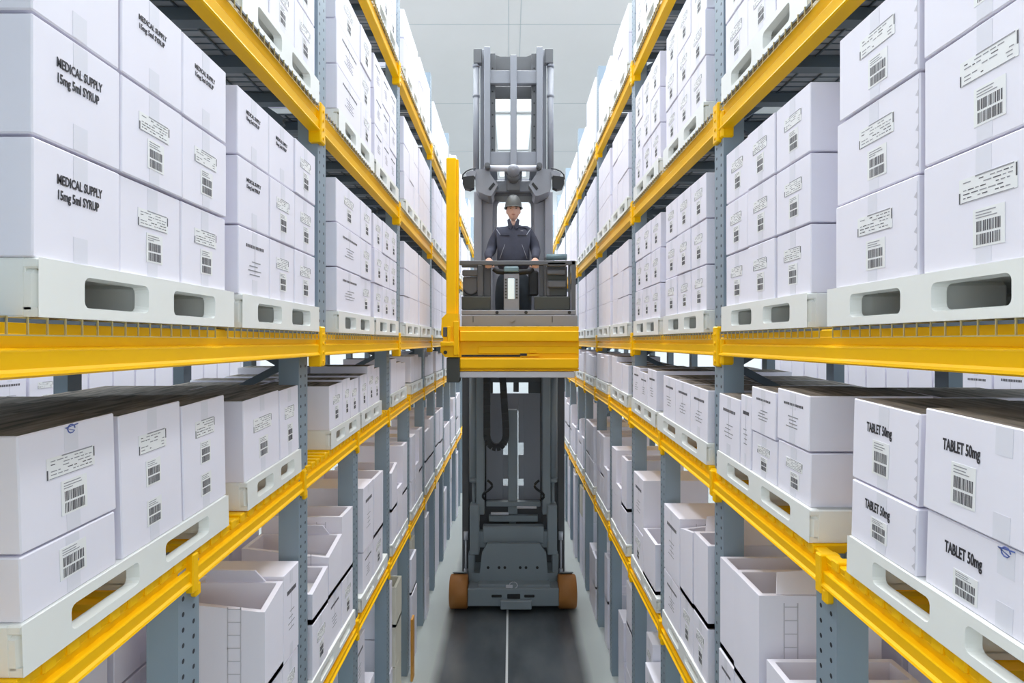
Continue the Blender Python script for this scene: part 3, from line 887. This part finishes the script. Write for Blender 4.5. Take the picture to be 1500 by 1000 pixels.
cb = MB(); pb(cb, 744, 758, 600, 753, 8.15, .12, .008); pb(cb, 746, 756, 753, 770, 8.2, .06, .004); tp('centre_beam', cb, M['tlow'])
tk = MB(); pb(tk, 706, 798, 548, 560, 8.35, .2, .01); pb(tk, 752, 760, 559, 574, 8.4, .05); pb(tk, 774, 797, 559, 576, 8.4, .05); pb(tk, 705, 722, 559, 576, 8.4, .05); tp('mast_crosshead', tk, M['tdark'])
# cable chain hanging in a loop
pts = []
for k in range(8): pts.append((713, 550+k*11))
for k in range(9):
    a = PI - k*PI/8; pts.append((727+14*math.cos(a), 638+18*math.sin(a)))
for k in range(8): pts.append((741-.7*k, 627-k*11))
cc = MB(); P3 = [(X(a, 7.7), 7.75, Z(b, 7.7)) for a, b in pts]
for i, (p, q_) in enumerate(zip(P3, P3[1:])):
    cc.bar(p, tuple(Vector(p)+(Vector(q_)-Vector(p))*.98), .085, .09)
tp('cable_chain', cc, M['tblack'])

# mast, upper part
top = MB()
for sgn in (0, 1):
    m_ = (lambda p: p) if sgn == 0 else mir
    def q(b, x0, x1, *r, **k):
        a, bb = sorted((m_(x0), m_(x1))); return pb(b, a, bb, *r, **k)
    r1 = MB(); q(r1, 709, 718, 68, 300, 8.2, .2, .008); tp('upper_mast_rail', r1, M['tgrey'])
    r2 = MB(); q(r2, 718.5, 725.5, 78, 226, 8.34, .1, .004)
    rr_ = tp('guide_rail', r2, M['tdark'])
    for k in range(8):
        h = MB(); xx = X(m_(721.5), 8.338); zz = Z(100+17*k, 8.338); h.tube([(xx, 8.338, zz), (xx, 8.345, zz)], .012, 8); tp('bolt', h, M['tblack'], rr_)
    r3 = MB(); xx = X(m_(697.5), 8.3)
    r3.tube([(xx, 8.32, Z(260, 8.3)), (xx, 8.32, Z(98, 8.3))], .042, 14); r3.tube([(xx, 8.32, Z(142, 8.3)), (xx, 8.32, Z(138, 8.3))], .05, 14)
    r3.tube([(xx, 8.32, Z(98, 8.3)), (xx, 8.32, Z(94, 8.3))], .05, 14)
    tp('lift_cylinder', r3, M['tgrey'])
    r4 = MB(); q(r4, 693.5, 706, 71, 92, 8.26, .1, .008); tp('chain_block', r4, M['tdark'])
    r5 = MB(); q(r5, 703.5, 709, 72, 290, 8.4, .16, .005); tp('outer_mast_rail', r5, M['tgrey'])
um = MB(); pb(um, 717, 787, 103, 122, 8.27, .1, .006); tp('mast_crossbar', um, M['tgrey'])
um = MB(); pb(um, 718, 786, 222, 241, 8.27, .1, .006); tp('mast_crossbar', um, M['tgrey'])
um = MB(); 
d = 8.5
um.prism([(X(718, d), Z(78, d)), (X(733, d), Z(83, d)), (X(771, d), Z(83, d)), (X(786, d), Z(78, d)), (X(786, d), Z(102, d)), (X(718, d), Z(102, d))], 'y', d, d+.06)
pb(um, 724, 780, 126, 143, 8.5, .06, .006); tp('mast_crosshead', um, M['tdark'])
cb = MB(); pb(cb, 747.5, 757, 80, 245, 8.2, .06, .006); tp('centre_beam', cb, M['tgrey'])

# cab: back wall with the rounded window, overhead guard
d = 7.85
def rounded(x0, x1, y0, y1, r, n=4):
    pts = []
    for cx, cy, q0 in ((x1-r, y1-r, 0), (x0+r, y1-r, 90), (x0+r, y0+r, 180), (x1-r, y0+r, 270)):
        for k in range(n): a = math.radians(q0+90*k/(n-1)); pts.append((cx+r*math.cos(a), cy+r*math.sin(a)))
    return pts
bw = MB(); inn = rounded(728, 778, 293, 352, 9); out = rounded(712, 792, 262, 468, .5)
n = len(inn)
for dd in (d, d+.05):
    bw.add([(X(a, d), dd, Z(b, d)) for a, b in inn] + [(X(a, d), dd, Z(b, d)) for a, b in out], [(i, (i+1) % n, (i+1) % n+n, i+n) for i in range(n)])
bw.add([(X(a, d), d, Z(b, d)) for a, b in inn] + [(X(a, d), d+.05, Z(b, d)) for a, b in inn], [(i, (i+1) % n, (i+1) % n+n, i+n) for i in range(n)])
bw.add([(X(a, d), d, Z(b, d)) for a, b in out] + [(X(a, d), d+.05, Z(b, d)) for a, b in out], [(i, (i+1) % n, (i+1) % n+n, i+n) for i in range(n)])
tp('cab_back_wall', bw, M['tpanel'])
for sgn in (0, 1):
    m_ = (lambda p: p) if sgn == 0 else mir
    def q(b, x0, x1, *r, **k):
        a, bb = sorted((m_(x0), m_(x1))); return pb(b, a, bb, *r, **k)
    p1 = MB(); q(p1, 694, 706, 280, 468, 7.7, .14, .01); q(p1, 706, 722, 286, 468, 7.78, .1, .008); tp('cab_column', p1, M['tpanel'])
    # angled guard arm
    g = MB(); dA = 7.35
    poly = [(696.5, 248), (713, 247), (729.5, 270.6), (720, 286.5), (715, 286.5), (700, 280.5), (696.5, 274)]
    poly = [(X(m_(a), dA), Z(b, dA)) for a, b in poly]
    g.prism(poly, 'y', dA, dA+.42)
    ga = tp('guard_arm', g, M['tgrey'])
    v = MB(); vp = [(X(m_(a), dA), Z(b, dA)) for a, b in [(715.5, 276), (723, 267), (725.5, 270), (718, 279)]]
    v.prism(vp, 'y', dA-.006, dA+.01); tp('vent', v, M['tblack'], ga)
    # work lamp hung from a curved bracket
    lm = MB(); lp = [(X(m_(a), 7.3), Z(b, 7.3)) for a, b in [(678, 259), (685, 258), (694, 257), (694, 274), (688, 277), (680, 275), (677.5, 269)]]
    lm.prism(lp, 'y', 7.3, 7.42)
    la = tp('work_lamp', lm, M['tblack'])
    ho = MB(); hp = [(X(m_(a), 7.3), Z(b, 7.3)) for a, b in [(682, 253), (690, 249), (697, 250), (696, 258), (684, 259)]]
    ho.prism(hp, 'y', 7.31, 7.45); tp('lamp_hood', ho, M['tgrey'], la)
    cbk = MB().tube([(X(m_(a), 7.36), 7.38, Z(b, 7.36)) for a, b in [(677, 262), (678, 255), (683, 250), (690, 247), (697, 246)]], .008, 6); tp('lamp_cable', cbk, M['tblack'], la)
    kb = MB(); kx = X(m_(714), 7.3); kb.tube([(kx, 7.26, Z(243.5, 7.3)), (kx, 7.36, Z(243.5, 7.3))], .035, 12); kb.tube([(kx, 7.25, Z(243.5, 7.3)), (kx, 7.262, Z(243.5, 7.3))], .02, 10); tp('guard_bolt', kb, M['tdark'])
tb = MB(); tb.tube([(X(714, 7.4), 7.4, Z(246.5, 7.4)), (X(790, 7.4), 7.4, Z(246.5, 7.4))], .038, 14); tp('guard_tube', tb, M['silver'])
dm = MB(); vs, fs = [], []
dmp = [(0, 0, 9.5), (1, 0, 9.5)]
dm.tube([(X(752, 7.3), 7.22+.02*k, Z(249, 7.3)) for k in range(8)], [.02, .045, .06, .068, .072, .075, .075, .075], 18); tp('beacon_dome', dm, M['tgrey'])
rf = MB(); d = 7.45
# roof slab underside: frame with two skylight openings
for x0, x1 in ((718, 728), (739, 765), (776, 786)): rf.prism([(7.42, Z(252, d)), (7.42, Z(249, d)), (7.84, Z(266, 7.84)+.03), (7.84, Z(266, 7.84))], 'x', X(x0, d), X(x1, d))
pb(rf, 720, 784, 264, 281, 7.5, .3, .01)
tp('overhead_guard', rf, M['tgrey'])
br = MB(); br.tube([(X(752, 7.4), 7.4, Z(255, 7.4)), (X(752, 7.45), 7.45, Z(264, 7.4))], [.085, .06], 16); pb(br, 742, 762, 263, 279, 7.42, .1, .01); tp('beacon_bracket', br, M['tdark'])
lb = MB(); pb(lb, 722, 782, 281, 287, 7.55, .3, .01); pb(lb, 728, 776, 285, 291, 7.7, .2, .008); tp('header_bar', lb, M['tdark'])

# operator platform and front console
pf = MB(); pf.cbox(X(676, 7.0), X(845, 7.0), 6.98, 7.95, 3.30, 3.36, .01)
pf.cbox(X(676, 6.95), X(846, 6.95), 6.95, 7.02, Z(478, 6.95)-.14, Z(461.5, 6.95), .006)
pl = tp('platform', pf, M['tgrey'])
for px in (693, 809):
    sm_ = MB(); pb(sm_, px-.5, px+.5, 463, 472, 6.946, .01, .001); tp('joint_line', sm_, M['tblack'], pl)
pv = MB(); pv.tube([(X(750, 6.9), 6.94, Z(467, 6.94)), (X(750, 6.9), 6.955, Z(467, 6.94))], .034, 16); tp('pivot_cap', pv, M['tgrey'], pl)
bs = MB(); pb(bs, 676, 844, 454, 461, 6.97, .08, .006); bsr = tp('base_rail', bs, M['tgrey'])
for px in (728, 770.5, 834):
    k = MB().tube([(X(px, 6.97), 6.96, Z(457.5, 6.97)), (X(px, 6.97), 6.975, Z(457.5, 6.97))], .019, 12); tp('bolt', k, M['tblack'], bsr)
rl = MB(); pb(rl, 673, 843, 381.5, 388, 7.0, .03, .006); tp('front_rail', rl, M['tdark'])
rp = MB(); pb(rp, 837, 843.5, 381.5, 462, 7.0, .06, .006); pb(rp, 832.5, 836, 384, 458, 7.05, .04, .004); tp('corner_post', rp, M['tdark'])
le = MB(); pb(le, 676, 700, 386, 391, 7.05, .06, .008); pb(le, 677, 700, 395, 404, 7.05, .08, .012); pb(le, 678, 700, 405, 434, 7.1, .08, .012); pb(le, 699, 708, 388, 434, 7.08, .06, .008); pb(le, 708, 719, 388, 434, 7.14, .05, .008)
lc = tp('left_console', le, M['tdark'])
ar = MB().tube([(X(690+11*math.cos(a), 7.09), 7.095, Z(420+11*math.sin(a), 7.09)) for a in [PI*.12+k*PI*.76/12 for k in range(13)]], .012, 6); tp('console_trim', ar, M['tblack'], lc)
lt = MB(); pb(lt, 676, 718.5, 434, 453.5, 7.02, .1, .008); tp('storage_box', lt, M['panel'])
ri = MB(); pb(ri, 797, 800.5, 376, 434, 7.08, .06, .008); pb(ri, 790, 797, 388, 434, 7.14, .05, .008); pb(ri, 801, 830, 383, 390, 7.0, .08, .012); pb(ri, 800, 831, 390, 434, 7.08, .06, .01); pb(ri, 801, 829, 395, 402, 7.02, .07, .012); pb(ri, 802, 830, 411, 421, 7.04, .06, .012)
rc = tp('right_console', ri, M['tdark'])
ro = MB(); ro.tube([(X(801, 7.0), 7.06, Z(375.5, 7.0)), (X(831, 7.0), 7.06, Z(375.5, 7.0))], .036, 14); tp('console_roller', ro, M['teal'], rc)
po = MB(); pb(po, 802, 829, 403, 410, 7.07, .02, .003); pb(po, 805, 829, 423, 433, 7.07, .02, .003); tp('console_pocket', po, M['panel'], rc)
rt = MB(); pb(rt, 783, 835, 434, 453.5, 7.02, .1, .008); tp('storage_box', rt, M['panel'])
co = MB(); pb(co, 738, 760.5, 400.5, 459, 7.0, .08, .008); cot = tp('control_column', co, M['tgrey'])
cl = MB(); pb(cl, 744, 753.5, 407.5, 438, 6.995, .01, .002); tp('light_panel', cl, M['lightpanel'], cot, 'white lit panel')
sd_ = MB()
for k in range(7):
    for px in (741, 757):
        pb(sd_, px-1.4, px+1.4, 408+k*4.4, 410.6+k*4.4, 6.997, .006, .001)
tp('column_marking', sd_, M['panel'], cot)
hd = MB(); pb(hd, 738, 760, 390, 398, 6.98, .1, .012); tp('control_head', hd, M['teal'], cot)
hb = MB(); hb.tube([(X(a, 7.06), 7.09, Z(b, 7.06)) for a, b in [(722, 394), (728, 397), (740, 398), (762, 398), (776, 397), (782, 394)]], [.02, .03, .036, .036, .03, .02], 12); tp('control_wheel', hb, M['tblack'], cot)
bg = MB(); pb(bg, 774, 789, 396, 433, 7.2, .08, .02); tp('side_pad', bg, M['tblack'])
hr = MB(); hr.tube([(X(706, 7.09), 7.085, Z(387, 7.085)), (X(796, 7.09), 7.085, Z(387, 7.085))], .016, 10); tp('grab_bar', hr, M['tblack'])

# yellow load carriage and turret post
d = 6.6
ca = MB()
pb(ca, 673, 848, 478, 484.5, d, .3, .004); pb(ca, 673, 848, 484.5, 500, d-.02, .3, .01); pb(ca, 673, 848, 500, 525, d+.03, .2, .004); pb(ca, 700, 848, 507, 518, d+.018, .05, .006); pb(ca, 673, 848, 524.5, 540, d-.02, .3, .012); pb(ca, 673, 848, 540, 543.5, d+.02, .2, .004)
car = tp('load_carriage', ca, M['yellow'])
mk = MB()
for k in range(10):
    x = 680+k*18
    mk.tube([(X(x+2.2*math.cos(a), d), d+.035, Z(478, d)+.002+.0*a) if False else (X(x+2.6*math.cos(a), d), d+.04+.03*math.sin(a), Z(478, d)+.001) for a in [q*PI/5 for q in range(11)]], .004, 5)
tp('carriage_slot', mk, M['tblack'], car)
gp = MB(); pb(gp, 676, 762, 519.5, 522.5, d+.026, .02, .001); pb(gp, 762, 772, 517.5, 521, d+.012, .02, .001); tp('guide_slot', gp, M['tblack'], car)
gl = MB(); pb(gl, 772, 790, 518.5, 521.5, d+.0, .03, .003); pb(gl, 775, 786, 513.5, 517, d+.0, .03, .003); tp('locking_tab', gl, M['yellow'], car)
sv = MB(); pb(sv, 673, 842, 544, 553, d+.01, .35, .008); tp('carriage_rail', sv, M['silver'])
po_ = MB(); pb(po_, 653.5, 668, 230, 470, d, .12, .012); pb(po_, 668, 671.5, 233, 470, d+.03, .1, .005); tp('turret_post', po_, M['yellow'])
tk_ = MB(); d = 6.55
tk_.prism([(X(a, d), Z(b, d)) for a, b in [(647, 466), (654, 459), (671, 459), (673, 523), (652, 523), (645, 515), (646, 504), (650, 497), (646, 490)]], 'y', d, d+.2)
pb(tk_, 655, 660, 478, 500, d-.03, .05, .006); pb(tk_, 645, 665, 500, 507, d-.04, .06, .01); pb(tk_, 664, 672, 470, 520, d-.02, .04, .006)
tb_ = tp('turret_bracket', tk_, M['yellow'])
hl = MB(); pb(hl, 649, 655, 479, 493, d-.004, .02, .004); tp('bracket_slot', hl, M['tdark'], tb_)
bt = MB().tube([(X(652.5, d), d-.012, Z(516, d)), (X(652.5, d), d+.01, Z(516, d))], .02, 12); tp('bolt', bt, M['tblack'], tb_)
dk = MB(); pb(dk, 654, 673, 523.5, 560, d+.02, .2, .008); tp('turret_foot', dk, M['panel'])
# carriage arms that join the carriage and the cab to the mast behind
ja = MB(); ja.cbox(X(680, 7.0), X(840, 7.0), 6.7, 8.3, 3.12, 3.30, .02); tp('carriage_arm', ja, M['tdark'])

# ------------------------------------------------------------------ the operator
dM = 7.34
PX = lambda px: X(px, dM)
op = empty('person', (PX(752), dM, 3.36))
tag(op, 'person in dark work jacket and grey hard hat standing on the truck platform', 'person')
def skin(name, verts, edges, radii, lvl=2, root=0):
    me = bpy.data.meshes.new(name); me.from_pydata(verts, edges, []); o = link(name, me)
    md = o.modifiers.new('s', 'SKIN'); md.use_smooth_shade = True
    for i, r in enumerate(radii):
        v = me.skin_vertices[0].data[i]; v.radius = r if isinstance(r, tuple) else (r, r); v.use_root = (i == root)
    o.modifiers.new('u', 'SUBSURF').levels = lvl
    bpy.context.view_layer.update()
    m2 = bpy.data.meshes.new_from_object(o.evaluated_get(bpy.context.evaluated_depsgraph_get()))
    bpy.data.objects.remove(o); return m2
cx = PX(752)
sh_z, hip_z = Z(336, dM), Z(400, dM)
HX = {-1: X(716, 7.1), 1: X(784, 7.1)}          # wrists behind the front rail
def body_chain(inflate=0.0, parts='all'):
    V, E, R = [], [], []
    def a(p, r, par=None):
        V.append(p); R.append((r[0]+inflate, r[1]+inflate) if isinstance(r, tuple) else r+inflate)
        if par is not None: E.append((par, len(V)-1))
        return len(V)-1
    return V, E, R, a
def arm(a, chest, s, r0=.058, rw=.027, hand=True):
    sx = cx+s*.185
    i = a((sx, dM+.01, sh_z-.022), r0, chest)
    i = a((cx+s*.245, dM+.02, sh_z-.15), r0-.006, i)
    i = a((cx+s*.268, dM+.0, sh_z-.265), r0-.012, i)
    i = a((HX[s]+s*.012, dM-.13, Z(372, 7.2)), rw+.011, i)
    i = a((HX[s], 7.135, Z(380, 7.12)), rw, i)
    return i
# bare body: torso, neck, head, arms, legs as one surface
V, E, R, a = body_chain()
pel = a((cx, dM+.03, hip_z), (.13, .08)); w = a((cx, dM+.03, hip_z+.16), (.115, .07), pel); chs = a((cx, dM+.03, sh_z-.13), (.13, .075), w); up = a((cx, dM+.02, sh_z-.03), (.09, .055), chs)
nk = a((cx, dM-.005, sh_z+.055), .052, up); n2 = a((cx, dM-.012, sh_z+.11), .05, nk)
for s in (-1, 1):
    arm(a, up, s, .046, .025)
    h = a((cx+s*.09, dM+.02, hip_z-.06), .085, pel); kn = a((cx+s*.10, dM-.01, 3.86), .058, h); an = a((cx+s*.10, dM+.02, 3.46), .04, kn); a((cx+s*.10, dM-.09, 3.40), .035, an)
body = skin('body', V, E, R, 2)
bm = bmesh.new(); bm.from_mesh(body)
# head
hz = Z(309, dM); hb_ = bmesh.ops.create_uvsphere(bm, u_segments=32, v_segments=24, radius=1.0)
hy = dM-.02
for v in hb_['verts']:
    x, y, z = v.co
    taper = 1.0 - .26*max(0, -z)**1.4
    fx, fy, fz = x*.078*taper, y*.098*(1-.12*max(0, -z)), z*.125
    if y < 0:
        nose = math.exp(-((x/.16)**2))*math.exp(-(((z+.12)/.2)**2)); fy -= .022*nose
        nose2 = math.exp(-((x/.12)**2))*math.exp(-(((z-.05)/.22)**2)); fy -= .008*nose2
        for sx in (-1, 1): fy += .012*math.exp(-(((x-sx*.38)/.2)**2))*math.exp(-(((z-.10)/.11)**2))
        fy -= .006*math.exp(-((x/.6)**2))*math.exp(-(((z-.26)/.1)**2))
        fy -= .008*math.exp(-((x/.3)**2))*math.exp(-(((z+.5)/.12)**2))
        fy -= .010*math.exp(-((x/.3)**2))*math.exp(-(((z+.86)/.16)**2))
    v.co = (cx+fx, hy+fy, hz+fz)
for s in (-1, 1):   # ears
    e = bmesh.ops.create_uvsphere(bm, u_segments=12, v_segments=8, radius=1.0)
    for v in e['verts']: v.co = (cx+s*.076+v.co.x*.012, hy+.015+v.co.y*.02, hz-.005+v.co.z*.033)
def limb(bm, pts, rs, n=10):
    t = MB().tube(pts, rs, n); o = len(bm.verts); vs = [bm.verts.new(p) for p in t.v]
    for f in t.f:
        try: bm.faces.new([vs[i] for i in f])
        except ValueError: pass
# hands closed over the grab bar: palm, four fingers of different lengths, thumb
for s in (-1, 1):
    hx, wz = HX[s], Z(380, 7.12)
    e = bmesh.ops.create_uvsphere(bm, u_segments=14, v_segments=10, radius=1.0)
    for v in e['verts']: v.co = (hx+v.co.x*.043, 7.118+v.co.y*.022, wz-.022+v.co.z*.042)
    bz = Z(387, 7.085)
    for k, (dx, ln) in enumerate(((-.031, .9), (-.011, 1.05), (.010, 1.0), (.030, .82))):
        x = hx+dx*(-s)
        limb(bm, [(x, 7.115, wz-.02), (x, 7.085, bz+.034), (x, 7.056, bz+.024), (x, 7.048, bz-.014*ln), (x, 7.062, bz-.04*ln), (x, 7.078, bz-.044*ln)], [.011, .0115, .0105, .0098, .009, .006])
    limb(bm, [(hx-s*.03, 7.118, wz-.015), (hx-s*.055, 7.10, bz+.02), (hx-s*.058, 7.082, bz-.024), (hx-s*.05, 7.07, bz-.036)], [.014, .013, .011, .008])
bm.to_mesh(body); bm.free()
bo = link('body', body)
rm = bo.modifiers.new('r', 'REMESH'); rm.mode = 'VOXEL'; rm.voxel_size = .0055; rm.use_smooth_shade = True
bpy.context.view_layer.update()
b2 = bpy.data.meshes.new_from_object(bo.evaluated_get(bpy.context.evaluated_depsgraph_get()))
bo.modifiers.clear(); bo.data = b2; b2.name = 'body'
b2.materials.clear()
for m_ in ('skin', 'eye', 'lips', 'hair'): b2.materials.append(M[m_])
for p in b2.polygons:
    p.use_smooth = True
    c_ = p.center; x, y, z = (c_.x-cx)/.078, (c_.y-hy), (c_.z-hz)/.125
    if abs(c_.x-cx) < .1 and c_.z > hz-.12:
        if y < -.05:
            for sx in (-1, 1):
                if ((x-sx*.40)/.17)**2 + ((z-.10)/.055)**2 < 1: p.material_index = 1
                if ((x-sx*.42)/.24)**2 + ((z-.235-.02*abs(x))/.035)**2 < 1: p.material_index = 3
            if (x/.3)**2 + ((z+.47)/.045)**2 < 1: p.material_index = 2
        if y > -.02 and z > -.25 and abs(x) > .6 and not (abs(x) > .93): p.material_index = 3
        if y > .02 and z > -.45: p.material_index = 3
R_DONE.append((bo, op))
# jacket
V, E, R, a = body_chain()
pel = a((cx, dM+.01, hip_z-.0), (.21, .135)); w = a((cx, dM+.005, hip_z+.15), (.215, .13), pel); chs = a((cx, dM, sh_z-.13), (.215, .135), w); up = a((cx, dM, sh_z-.015), (.165, .10), chs)
col = a((cx, dM-.004, sh_z+.055), .066, up)
for s in (-1, 1):
    i = arm(a, chs, s, .078, .042)
jk = skin('jacket', V, E, R, 2)
jk.materials.clear(); jk.materials.append(M['jacket']); jo = link('jacket', jk); R_DONE.append((jo, op))
for p in jk.polygons: p.use_smooth = True
# jacket details: collar, placket, chest pockets, shoulder piping
def surf(x, z):   # the jacket's front surface at a height (cast along +Y)
    from mathutils.bvhtree import BVHTree
    global _bvh
    try: _bvh
    except NameError:
        _bvh = BVHTree.FromPolygons([v.co[:] for v in jk.vertices], [p.vertices[:] for p in jk.polygons])
    h = _bvh.ray_cast(Vector((x, dM-1.2, z)), Vector((0, 1, 0)))
    return h[0].y if h[0] is not None else dM-.1
def strip(name, pts, wd, m, th=.006):
    b = MB(); P_ = [(x, surf(x, z), z) for x, z in pts]
    for p, q_ in zip(P_, P_[1:]):
        b.bar((p[0], p[1]-th/2, p[2]), (q_[0], q_[1]-th/2, q_[2]), wd, th)
    return tp(name, b, m, jo)
zz = lambda py: Z(py, dM)
strip('placket', [(cx, zz(334+4*k)) for k in range(11)], .03, M['jacket'])
for s in (-1, 1):
    strip('pocket_flap', [(cx+s*(.05+.02*k), zz(345.5)) for k in range(6)], .022, M['jacket'], .012)
    strip('shoulder_piping', [(cx+s*(.215-.012*k), zz(334+2.4*k)) for k in range(6)], .008, M['piping'])
    strip('side_piping', [(cx+s*(.10+.012*k), zz(360+4*k)) for k in range(6)], .006, M['piping'])
    # cuff
    cf = MB().tube([(HX[s]+s*.003, 7.165, Z(377.5, 7.15)), (HX[s], 7.14, Z(380, 7.13))], .036, 14); tp('cuff', cf, M['jacket'], jo)
    cl_ = MB().prism([(cx+s*.008, zz(333)), (cx+s*.045, zz(322)), (cx+s*.072, zz(324.5)), (cx+s*.06, zz(335)), (cx+s*.03, zz(338))], 'y', dM-.105, dM-.06); tp('collar', cl_, M['jacket'], jo)
strip('chest_badge', [(cx+.085+.01*k, zz(340)) for k in range(4)], .008, M['piping'], .008)
# trousers and boots
V, E, R, a = body_chain()
pel = a((cx, dM+.02, hip_z+.03), (.175, .115)); p2 = a((cx, dM+.02, hip_z-.05), (.185, .12), pel)
for s in (-1, 1):
    h = a((cx+s*.115, dM+.02, hip_z-.16), .125, p2); kn = a((cx+s*.125, dM-.01, 3.88), .105, h); an = a((cx+s*.12, dM+.01, 3.47), .085, kn)
tr = skin('trousers', V, E, R, 2); tr.materials.clear(); tr.materials.append(M['trousers']); to = link('trousers', tr); R_DONE.append((to, op))
for p in tr.polygons: p.use_smooth = True
for s in (-1, 1):
    b = MB(); b.cbox(cx+s*.11-.05, cx+s*.11+.05, dM-.17, dM+.10, 3.36, 3.45, .03); tp('boot', b, M['boot'], op)
# hard hat
hh = MB(); vs, fs = [], []; n = 32; rings = 9
hc = hz+.038
for i in range(rings+1):
    a_ = i/rings*PI/2
    for k in range(n):
        t = 2*PI*k/n; r = max(math.cos(a_), 0)**.72
        rib = .006*math.exp(-((math.cos(t))/.16)**2) if i > 0 else 0
        vs.append((cx+.100*r*math.cos(t), hy+.01+.124*r*math.sin(t), hc+(.148+rib)*math.sin(a_)))
for i in range(rings):
    for k in range(n): fs.append((i*n+k, i*n+(k+1) % n, (i+1)*n+(k+1) % n, (i+1)*n+k))
hh.add(vs, fs, 0, True)
# brim
bvs, bfs = [], []
for k in range(n):
    t = 2*PI*k/n; fr = max(0, -math.sin(t))
    for (rx, ry, dz) in ((.098, .122, .004), (.112, .136+.035*fr, -.008*fr-.002), (.112, .136+.035*fr, -.008*fr-.010), (.098, .122, -.006)):
        bvs.append((cx+rx*math.cos(t), hy+.01+ry*math.sin(t), hc+dz))
for k in range(n):
    for j in range(4): bfs.append((k*4+j, k*4+(j+1) % 4, ((k+1) % n)*4+(j+1) % 4, ((k+1) % n)*4+j))
hh.add(bvs, bfs, 0, True)
tp('hard_hat', hh, M['helmet'], op, 'dark grey hard hat')

# parent parts, keeping them where they stand
bpy.context.view_layer.update()
for o, p in R_DONE:
    mw = o.matrix_world.copy()
    o.parent = p
    o.matrix_parent_inverse = p.matrix_world.inverted()
    o.matrix_world = mw
bpy.context.view_layer.update()
for o, p in R_DONE:   # nested parts: second pass once every holder stands still
    pass

# ------------------------------------------------------------------ camera, world, view
cam = bpy.data.cameras.new('camera'); co_ = bpy.data.objects.new('camera', cam); COL.objects.link(co_)
cam.sensor_fit = 'HORIZONTAL'; cam.sensor_width = 36.0; cam.lens = 36.0*F/1500; cam.shift_x = (750-VX)/1500; cam.shift_y = 0
cam.clip_start = .05; cam.clip_end = 200
co_.location = (0, 0, EYE); co_.rotation_euler = (PI/2, 0, 0)
SC.camera = co_
w = bpy.data.worlds.new('world'); SC.world = w; w.use_nodes = True
w.node_tree.nodes['Background'].inputs[0].default_value = (.95, .97, 1, 1); w.node_tree.nodes['Background'].inputs[1].default_value = .3
SC.view_settings.view_transform = 'Standard'; SC.view_settings.look = 'None'; SC.view_settings.gamma = 1; SC.view_settings.use_curve_mapping = False
SC.view_settings.exposure = -2.06
SC.cycles.use_denoising = True
SC.cycles.max_bounces = 10; SC.cycles.diffuse_bounces = 8; SC.cycles.glossy_bounces = 4
